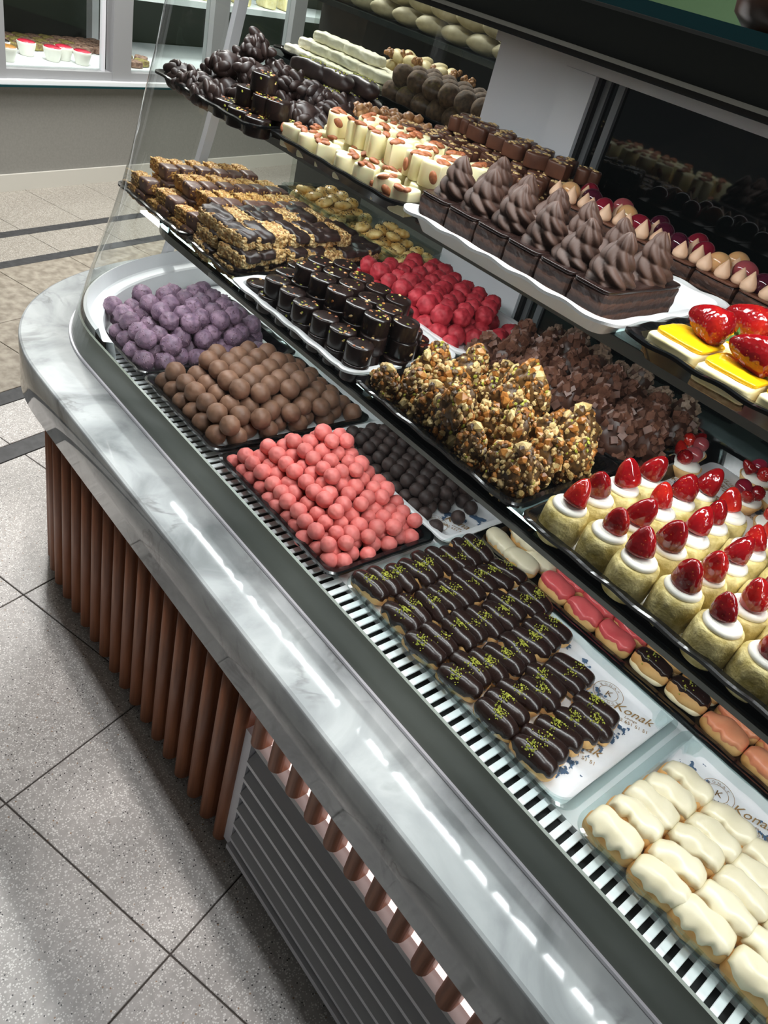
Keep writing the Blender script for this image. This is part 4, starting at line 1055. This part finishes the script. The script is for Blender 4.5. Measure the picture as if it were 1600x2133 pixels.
# eclairs
def eclair_pts(L, W, H, u, v, p=3.0):
    r = max(0, 1 - abs(2 * u - 1) ** p) ** (1 / p)
    x = L * (u - .5); y = W / 2 * r * math.sin(v); z = H / 2 * r * math.cos(v)
    if z < -.30 * H: z = -.30 * H + (z + .30 * H) * .15
    return Vector((x, y, z + .33 * H))
def eclair(L, W, H, seed, glaze, cover=1.75, th=.0016, crumb=0, body='choux', rough=.0012, ends=.04, split=False):
    nu, nv = 26, 24; g = random.Random(seed)
    V = []
    for i in range(nu):
        u = .5 - .5 * math.cos(PI * i / (nu - 1))
        for j in range(nv):
            p = eclair_pts(L, W, H, u, 2 * PI * j / nv); V.append(p + Vector((0, 1, .6)) * min(rough, .0018) * nz(p, 60, seed) * 1.5)
    mats = [body]
    bm_ = me_new('choux_body', V, grid_faces(nu, nv, False, True), body)
    nv2 = 19; G = []
    for i in range(nu):
        u0 = ends + (1 - 2 * ends) * i / (nu - 1) + .02 * nz((i * .3, 0, 0), 1, seed)
        u = .5 - .5 * math.cos(PI * min(.999, max(.001, u0)))
        for j in range(nv2):
            s = 2 * j / (nv2 - 1) - 1
            c = cover * (1 + .42 * nz((u * 6, (1 if s > 0 else -1) * 3, 0), 1.3, seed) ) * (.8 + .2 * math.sin(PI * u))
            p = eclair_pts(L, W, H, u, s * c)
            n_ = Vector((0, math.sin(s * c), math.cos(s * c)))
            edge = min(1, min(1 - abs(s), .5 * min(i, nu - 1 - i) / 3) * 4 + .0)
            G.append(p + n_ * ((th + rough * .45) * edge + .0004 + rough * .9 * nz(p, 45, seed + 3) * edge) + Vector((0, 0, rough * (.3 + .8 * nz(p, 30, seed + 8)))) * edge)
    gm = me_new('glaze', G, grid_faces(nu, nv2), glaze)
    cm = None
    if crumb:
        def pick(gg):
            a = gg.gauss((seed % 5) * .05 - .10, .075); q = eclair_pts(L, W, H, min(.9, max(.1, .5 + a)), gg.gauss((seed % 3 - 1) * .35, .42)); n_ = Vector((0, .2, 1)); return q + Vector((0, 0, th + .0012 + rough * 1.0)), n_
        cm = chips(MB(), crumb, pick, .0014, seed, flat=.8).me('pistachio_crumbs', 'pistachio')
    return bm_, gm, cm
def put_eclair(set_, loc, rot, name, label, group, sc=1, glab=None):
    t_ = thing(name, label, 'eclair', loc, rot, group, (sc, sc, sc))
    b, g_, c = set_
    obj('choux_body', b, t_); obj('glaze', g_, t_)
    if c: obj('pistachio_crumbs', c, t_, kind='stuff')
    return t_
EC = [eclair(.076, .0345, .036, i, 'choc_glaze', 1.65, crumb=[60, 34, 70, 50, 22, 60, 44, 64][i], rough=.0020) for i in range(8)]
cnt = [9, 9, 9, 8, 7, 6]; xs = [-.612, -.542, -.471, -.398, -.322, -.247]
for i, n_ in enumerate(cnt):
    for j in range(n_):
        y = .737 + .0325 * j + (.003 if i % 2 else 0)
        put_eclair(rng.choice(EC), (xs[i] + rng.uniform(-.008, .008) + .0008 * j, y + rng.uniform(-.003, .003), ZD + TB + .003), (rng.uniform(-.2, .2), rng.uniform(-.08, .08), .14 + rng.uniform(-.2, .2)), 'chocolate_eclair',
                   'dark chocolate eclair with pistachio dust, %s column from left, %s' % (ORD[i], ROWN(j)), 'chocolate eclairs')
CE = [eclair(.080, .0445, .042, 20 + i, 'white_glaze', 1.12, .0028, rough=.0055, ends=.13) for i in range(7)]
for i in range(6):
    for j in range(5):
        put_eclair(rng.choice(CE), (-.098 + .0685 * i + .002 * j + rng.uniform(-.004, .004), .742 + .0410 * j + rng.uniform(-.003, .003), ZD + TB + .003), (rng.uniform(-.1, .1), 0, .12 + rng.uniform(-.08, .08)), 'cream_eclair',
                   'cream glazed eclair, %s column from left, %s' % (ORD[i], ROWN(j)), 'cream glazed eclairs')
WE = [eclair(.074, .036, .032, 40 + i, 'white_glaze', 1.45, .002, rough=.004) for i in range(3)]
for i, (x, y, z) in enumerate(((-.600, 1.055, 0), (-.572, 1.093, .012), (-.545, 1.050, 0), (-.530, 1.090, .0), (-.602, 1.128, 0), (-.532, 1.13, 0))):
    put_eclair(WE[i % 3], (x, y, ZD + .008 + z), (0, 0, .1 * ((i % 3) - 1)), 'small_white_eclair', 'small white glazed eclair in long black tray, %s' % ORD[i], 'small white eclairs')
PE = [eclair(.070, .040, .036, 50 + i, 'pink_glaze', 1.15, .0026, rough=.0055) for i in range(3)]
for i, (x, y, z) in enumerate(((-.462, 1.056, 0), (-.460, 1.100, 0), (-.394, 1.052, 0), (-.392, 1.096, 0), (-.326, 1.056, 0), (-.322, 1.100, 0), (-.46, 1.142, 0), (-.392, 1.14, 0), (-.325, 1.142, 0))):
    put_eclair(PE[i % 3], (x, y, ZD + .008 + z), (0, 0, .05 * ((i % 3) - 1)), 'pink_eclair', 'pink glazed eclair in long black tray, %s' % ORD[i], 'pink glazed eclairs')
BE = [eclair(.070, .040, .038, 60 + i, 'choc_glaze', .95, .0018, crumb=20, rough=.0016) for i in range(2)]
CR = me_new('cream_filling', [(x, y, z - .004) for x, y, z in rbox(.068, .043, .014, 10, 3, .002, 50, 4)[0]], rbox(.068, .043, .014, 10, 3, .002, 50, 4)[1], 'pastry_cream')
for i, (x, y) in enumerate(((-.252, 1.058), (-.252, 1.104), (-.182, 1.062), (-.180, 1.108), (-.25, 1.148), (-.178, 1.15))):
    t_ = put_eclair(BE[i % 2], (x, y, ZD + .016), (0, 0, .05 * (i % 3)), 'filled_eclair', 'cream filled eclair striped with chocolate glaze, %s' % ORD[i], 'cream filled eclairs'); obj('cream_filling', CR, t_)
OE = [eclair(.076, .040, .036, 70 + i, 'orange_glaze', 1.15, .0024, rough=.005) for i in range(3)]
for i, (x, y) in enumerate(((-.108, 1.056), (-.105, 1.100), (-.032, 1.056), (-.030, 1.100), (.044, 1.056), (-.105, 1.144), (-.03, 1.144), (.046, 1.100))):
    put_eclair(OE[i % 3], (x, y, ZD + .008), (0, 0, .06 * ((i % 3) - 1)), 'orange_eclair', 'orange glazed eclair in long black tray, %s' % ORD[i], 'orange glazed eclairs')

# strawberries
def berry_me(L, R, seed, name='strawberry'):
    n, m = 24, 18; V = []
    for i in range(m + 1):
        t_ = i / m
        r = R * min(1, (t_ / .16)) ** .5 * max(0, 1 - t_ ** 2.3) ** .62
        for k in range(n):
            a = 2 * PI * k / n; q = 1 + .07 * nz((math.cos(a), math.sin(a), t_ * 2), 1.5, seed)
            V.append((r * q * math.cos(a) * 1.0, r * q * math.sin(a) * .86, t_ * L))
    Fc = [(i * n + k, i * n + (k + 1) % n, (i + 1) * n + (k + 1) % n, (i + 1) * n + k) for i in range(m) for k in range(n)]
    return me_new(name, V, Fc, 'strawberry')
SB = [berry_me(.038, .0165, i) for i in range(5)]
# sponge rolls
def roll_me(seed):
    n = 30; V = []
    for i, (r, z) in enumerate(((.026, 0), (.0285, .004), (.0295, .02), (.029, .038), (.0275, .048), (.021, .050), (.010, .049))):
        for k in range(n):
            a = 2 * PI * k / n; q = 1 + .03 * nz((math.cos(a), math.sin(a), z * 30), 1.6, seed) + (.03 * math.exp(-((a - 1.5) / .2) ** 2))
            V.append((r * q * math.cos(a), r * q * math.sin(a), z))
    Fc = [(i * n + k, i * n + (k + 1) % n, (i + 1) * n + (k + 1) % n, (i + 1) * n + k) for i in range(6) for k in range(n)]
    Fc += [tuple(reversed(range(n))), tuple(range(6 * n, 7 * n))]
    return me_new('sponge', V, Fc, 'sponge_roll')
RL = [roll_me(i) for i in range(4)]
def torus_top(R, r, n=28, m=10):
    V = []
    for i in range(n):
        a = 2 * PI * i / n
        for j in range(m):
            b = 2 * PI * j / m; V.append(((R + r * math.cos(b)) * math.cos(a), (R + r * math.cos(b)) * math.sin(a), r * math.sin(b) * .8))
    return V, grid_faces(n, m, True, True)
mb = MB(); V, Fc = torus_top(.0165, .0068); mb.add([(x, y, z + .0515) for x, y, z in V], [tuple(reversed(f)) for f in Fc]); V, Fc = lathe([(.018, .05), (.016, .056), (.010, .0585), (.003, .059)], 24); mb.add(V, Fc)
CM = mb.me('cream', 'cream', True)
for i in range(11):
    for j in range(8):
        x = -.380 + .0575 * i + rng.uniform(-.003, .003); y = .795 + .0575 * j + .004 * (i % 2) + rng.uniform(-.003, .003)
        if i == 0 and j > 3 or j > 4 or i > 8 and j > 3: continue
        t_ = thing('sponge_roll', 'sponge roll with cream and strawberry, %s column from left, %s' % (ORD[i], ROWN(j)), 'pastry', (x, y, ZM + TB + .002), (0, 0, rng.uniform(0, 6.28)), 'strawberry sponge rolls')
        obj('sponge', rng.choice(RL), t_); obj('cream', CM, t_)
        s = rng.uniform(.95, 1.2); a = rng.uniform(0, 6.28)
        obj('strawberry', rng.choice(SB), t_, (.004 * math.cos(a), .004 * math.sin(a), .0545), (rng.uniform(-.25, .25), rng.uniform(-.25, .25), rng.uniform(0, 6.28)), (s, s, s))
# tartlets
mb = MB(); V, Fc = lathe([(.020, 0), (.0285, .018), (.0275, .0185), (.026, .016), (.002, .014)], 28); TS = me_new('tart_shell', V, Fc, 'tart_shell')
TCm = me_new('tart_cream', *lathe([(.026, .0155), (.025, .021), (.016, .024), (.003, .025)], 26), 'cream')
GR = {k: me_new('grape', [(v.x * .0128, v.y * .0128, v.z * .0150) for v in ICO[3][0]], ICO[3][1], k) for k in ('grape_red', 'grape_dark', 'grape_pale', 'grape_rose')}
RB = me_new('raspberry', *lump(.012, 5, .10, 7, 3), 'strawberry')
TP = [(-.425, 1.205, 'grape_rose'), (-.402, 1.150, 'grape_rose'), (-.322, 1.252, 'grape_red'), (-.298, 1.165, 'grape_red'), (-.268, 1.218, 'grape_dark'), (-.236, 1.135, 'grape_red'), (-.205, 1.190, 'grape_dark'), (-.215, 1.252, 'grape_red'), (-.165, 1.135, 'grape_red'), (-.145, 1.200, 'grape_rose'), (-.15, 1.255, 'grape_dark'), (-.085, 1.15, 'grape_red')]
for i, (x, y, gk) in enumerate(TP):
    t_ = thing('fruit_tartlet', 'fruit tartlet with %s grape and berries, %s from the chocolate mounds' % ({'grape_rose': 'rosy', 'grape_red': 'red', 'grape_dark': 'dark'}[gk], ORD[i]), 'tartlet', (x, y, ZM + TB + .002), (0, 0, i * 1.1), 'fruit tartlets')
    obj('tart_shell', TS, t_); obj('tart_cream', TCm, t_)
    obj('grape', GR[gk], t_, (.010, .004, .034), (1.2, 0, .6)); obj('raspberry', RB, t_, (-.010, -.004, .033)); obj('strawberry', SB[i % 5], t_, (-.004, .012, .026), (-.9, .2, 0), (.7, .7, .7))

# chocolate swirl cakes
def swirl_me(R0, H, seed, mat, turns=3.2, lob=7):
    n, m = 56, 46; V = []
    for i in range(m + 1):
        t_ = i / m
        for k in range(n):
            a = 2 * PI * k / n
            ph = (t_ * turns + k / n) % 1.0
            R = R0 * (1 - t_) ** .55 * (1 - .15 * t_)
            ring_ = .84 + .16 * math.sin(PI * ph) ** .7
            lb = 1 + .13 * (2 * abs(math.cos(.5 * (lob * a + 20 * t_ * (1 - .3 * t_) + seed))) - 1)
            r = R * ring_ * lb * (1 + .25 * max(0, .10 - t_) * -3)
            V.append((r * math.cos(a) + .002 * math.sin(6 * t_ + seed), r * math.sin(a) + .002 * math.cos(5 * t_ + seed), t_ * H))
    Fc = [(i * n + k, i * n + (k + 1) % n, (i + 1) * n + (k + 1) % n, (i + 1) * n + k) for i in range(m) for k in range(n)]
    return me_new('cream_swirl', V, Fc, mat)
SW = [swirl_me(.0325, .060, i * 2.1, 'whipped_choc') for i in range(4)]
CKH = .046
for i in range(6):
    cw, cd = .0595, .190
    x = -.862 + .0297 + .0605 * i
    x = -.795 + .0585 * i; cw = .0575; cd = .175
    y = .835 + cd / 2
    V, Fc = rbox(cw, cd, CKH, 14, 16, .0016, 90, i); 
    t_ = thing('chocolate_cake_slice', 'chocolate layer cake slice with piped swirls, %s from the white hearts' % ORD[i], 'cake', (x, y, ZU + TB), (0, 0, 0), 'chocolate swirl cake slices')
    obj('cake_layers', me_new('cake_layers', V, Fc, 'cake_layers', smooth=False), t_)
    V, Fc = rbox(cw + .002, cd + .002, .005, 10, 10, .0006, 50, i + 3); obj('chocolate_glaze', me_new('chocolate_glaze', [(a, b, c + CKH - .002) for a, b, c in V], Fc, 'choc_glaze'), t_)
    for q, yy in enumerate((-.045, .035)):
        obj('cream_swirl', SW[(i + q * 2) % 4], t_, (rng.uniform(-.002, .002), yy, CKH + .002), (0, 0, rng.uniform(0, 6.28)), (1, 1, rng.uniform(.92, 1.06)))
# grape brownies
KISS = [me_new('cream_kiss', *lathe([(.009, 0), (.0125, .004), (.0128, .009), (.0095, .016), (.005, .0225), (.0008, .029)], 20), 'whipped_beige')]
for i in range(10):
    x = -.80 + .075 * i; cw, cd, ch = .072, .13, .036
    V, Fc = rbox(cw, cd, ch, 10, 14, .0012, 90, i + 30)
    t_ = thing('grape_brownie', 'dark brownie slice with grapes and cream drops, %s from the left' % ORD[i], 'brownie', (x, 1.213, ZU + TB + .004), (0, 0, 0), 'grape brownies')
    obj('brownie_body', me_new('brownie_body', V, Fc, 'cake_layers', smooth=False), t_)
    V, Fc = rbox(cw + .001, cd + .001, .004, 6, 10); obj('chocolate_glaze', me_new('chocolate_glaze', [(a, b, c + ch - .001) for a, b, c in V], Fc, 'milk_choc'), t_)
    kinds = ['grape_pale', 'grape_red', 'grape_red', 'grape_dark', 'grape_pale', 'grape_dark', 'grape_red', 'grape_rose', 'grape_dark', 'grape_red']
    for q, (dx, dy) in enumerate(((-.016, -.035), (.018, -.012), (-.014, .022))):
        obj('grape', GR[kinds[(i + q * 3) % 10]], t_, (dx, dy, ch + .014), (1.3, 0, rng.uniform(0, 6)), (1.32, 1.32, 1.32))
    for dx, dy in ((-.026, -.057), (.004, -.055), (.027, -.044), (-.002, -.008)):
        obj('cream_kiss', KISS[0], t_, (dx, dy, ch + .002), (0, 0, 0), (.92, .92, rng.uniform(.85, 1.05)))
    if i == 5: obj('strawberry', SB[2], t_, (-.01, .03, ch + .018), (0, 1.4, .4), (1.2, 1.2, 1.2))
# cheesecake bars with glazed strawberries
def leaf_me():
    mb = MB()
    for a in range(6):
        q = a * PI / 3
        P = [(0, 0, 0), (.006, .004, .002), (.013, 0, .005), (.006, -.004, .002)]
        m = Matrix.Rotation(q, 4, 'Z'); mb.add([m @ Vector(p) for p in P], [(0, 1, 2, 3)])
        mb.add([m @ (Vector(p) + Vector((0, 0, -.0008))) for p in P], [(3, 2, 1, 0)])
    return mb.me('leaf', 'leaf')
LF = leaf_me()
PARS = []
for s in range(2):
    g = random.Random(s); mb = MB()
    for i in range(16):
        p = Vector((g.uniform(-.008, .008), g.uniform(-.006, .006), g.uniform(0, .022))); q = rdir(g).to_track_quat('Z', 'Y').to_matrix().to_4x4()
        mb.add([Matrix.Translation(p) @ q @ Vector(v) for v in ((0, -.005, 0), (.004, 0, .001), (0, .007, .002), (-.004, 0, .001))], [(0, 1, 2, 3)])
    PARS.append(mb.me('leaf_sprig', 'leaf'))
BIG = [berry_me(.064, .0235, 30 + i) for i in range(3)]
for j in range(2):
    for i in range(6):
        x = -.378 + .074 * i + .012 * j; y = .885 + .088 * j + (-.012 if i == 1 and j == 0 else 0)
        t_ = thing('cheesecake_bar', 'cheesecake bar with lemon glaze and strawberry, %s, %s from left' % (ROWN(j), ORD[i]), 'cheesecake', (x, y, ZU + TB + .002), (0, 0, .04 * ((i * 2 + j) % 3 - 1)), 'strawberry cheesecake bars')
        V, Fc = rbox(.068, .080, .008, 8, 12, .0006, 80, i); obj('biscuit_base', me_new('biscuit_base', V, Fc, 'biscuit_base'), t_)
        V, Fc = rbox(.068, .080, .020, 10, 12, .0010, 60, i + 8); obj('cheese_filling', me_new('cheese_filling', [(a, b, c + .007) for a, b, c in V], Fc, 'cheesecake'), t_)
        V, Fc = rbox(.069, .066, .007, 10, 5, .0012, 50, i); obj('lemon_glaze', me_new('lemon_glaze', [(a, b + .004, c + .0255) for a, b, c in V], Fc, 'lemon_glaze'), t_)
        obj('strawberry', BIG[(i + j) % 3], t_, (.034, .014, .050), (0, -1.55, rng.uniform(-.25, .15)))
        obj('leaf_sprig', PARS[i % 2], t_, (.036, .012, .040), (0, .6, 0))

# cookies at the back of the middle shelf
CK = me_new('sesame_cookie', *lump(.021, 3, .05, 2, 3, (1, .82, .5)), 'sesame_cookie')
SE = chips(MB(), 22, lambda g: (lambda a, q: (Vector((.016 * q * math.cos(a), .013 * q * math.sin(a), .0105 * math.sqrt(max(0, 1 - .5 * q * q)))), Vector((0, 0, 1))))(g.uniform(0, 6.28), g.random() ** .5), .0013, 4, flat=.7).me('sesame_seeds', 'sesame_dark')
for b_, x0 in enumerate((-1.605, -1.370)):
    for k in range(3):
        for i in range(5):
            for j in range(3):
                x = x0 + .0 + .042 * i + (.018 if (j + k) % 2 else 0); y = 1.195 + .042 * j
                if k == 2 and (i in (0, 4) or b_ == 1 and i > 2): continue
                if x > x0 + .19 : continue
                t_ = thing('sesame_cookie', 'glossy sesame cookie in %s clear box, %s, %s layer, place %s' % ('left' if b_ == 0 else 'right', ROWN(j), ORD[k], ORD[i]), 'cookie', (x, y, ZM + .016 + .017 * k), (rng.uniform(-.35, .35), rng.uniform(-.35, .35), rng.uniform(0, 6.28)), 'sesame cookies')
                obj('cookie_body', CK, t_); obj('sesame_seeds', SE, t_, kind='stuff')

# ================================================================== BEHIND THE CASE
bk = thing('back_counter', 'dark service counter behind the display case', 'counter', (-1.4, 1.6, 0))
def bpart(name, mb, mat): return obj(name, mb.me(name, mat), bk, -bk.location)
bpart('counter_top', MB().box(-2.20, .6, 1.40, 1.95, 1.175, 1.195), 'shelf_dark')
bpart('counter_front', MB().box(-1.62, .6, 1.43, 1.45, .02, 1.175), 'wall_grey')
bpart('counter_back', MB().box(-2.60, .6, 1.93, 1.95, .02, 1.52), 'wall_dark')
bpart('raised_shelf', MB().box(-2.60, -1.30, 1.74, 1.93, 1.315, 1.330), 'shelf_dark')
tray('tray', -2.10, -1.65, 1.405, 1.60, 1.195, .018, 'black_plastic', 'black tray of pale coconut bars behind the back glass', .001)
tray('tray', -1.64, -1.20, 1.405, 1.60, 1.195, .018, 'black_plastic', 'black tray of cocoa balls behind the back glass', .001)
BR = [me_new('coconut_bar', *rbox(.15, .042, .026, 14, 5, .003, 60, i), 'coconut_bar') for i in range(3)]
k = 0
for kz in range(3):
    for j in range(3 - kz):
        for i in range(3 - kz // 2):
            o = obj('coconut_bar', BR[(i + j) % 3], None, (-2.01 + .14 * i + .04 * kz, 1.45 + .05 * j + .02 * kz, 1.2 + .0265 * kz), (0, 0, rng.uniform(-.08, .08)))
            tag(o, 'pale coconut bar behind back glass, %s layer, %s, place %s' % (ORD[kz], ROWN(j), ORD[i]), 'bar', 'pale coconut bars')
FC = [me_new('finger_cookie', *lump(.019, i, .05, 2, 2, (1.5, .9, .85)), 'finger_cookie') for i in range(3)]
for kz in range(3):
    for j in range(2):
        for i in range(6 - kz):
            o = obj('finger_cookie', FC[(i + kz) % 3], None, (-1.88 + .058 * i + .025 * kz, 1.64 + .045 * j, 1.213 + .03 * kz), (rng.uniform(-.3, .3), rng.uniform(-.4, .4), rng.uniform(-.8, 1.2)))
            tag(o, 'pale finger cookie behind coconut bars, %s layer, place %s, %s' % (ORD[kz], ORD[i], ROWN(j)), 'cookie', 'pale finger cookies')
for i in range(8):
    o = obj('walnut_cluster', WN[i % 3], None, (-1.85 + .042 * i, 1.62 + .03 * (i % 3), 1.265 + .006 * (i % 2)), (0, 0, i), (.6, .6, .6)); tag(o, 'walnut piece on the pale finger cookies, %s from the left' % ORD[i], 'walnut', 'walnut pieces on the cookies')
CBm = [me_new('cocoa_ball', *lump(.027, 40 + i, .06, 2.5, 3), 'cocoa_ball') for i in range(3)]
for kz in range(2):
    for j in range(3):
        for i in range(7 - kz):
            o = obj('cocoa_ball', CBm[(i + j) % 3], None, (-1.60 + .056 * i + .026 * kz, 1.44 + .05 * j, 1.225 + .042 * kz), (0, 0, i)); tag(o, 'cocoa cookie ball behind back glass, %s layer, %s, place %s' % (ORD[kz], ROWN(j), ORD[i]), 'cookie', 'cocoa cookie balls')
LFm = [me_new('finger_loaf', *lump(.03, 60 + i, .06, 2, 2, (1.9, .85, .8)), 'pale_loaf') for i in range(3)]
for kz in range(3):
    for i in range(11 - kz):
        for j in range(2):
            o = obj('finger_loaf', LFm[(i + kz) % 3], None, (-2.50 + .105 * i + .05 * kz, 1.785 + .06 * j, 1.355 + .045 * kz), (0, 0, .5 + rng.uniform(-.2, .2))); tag(o, 'dim pale finger loaf behind the glass, %s layer, %s, place %s' % (ORD[kz], ROWN(j), ORD[i]), 'loaf', 'pale finger loaves')
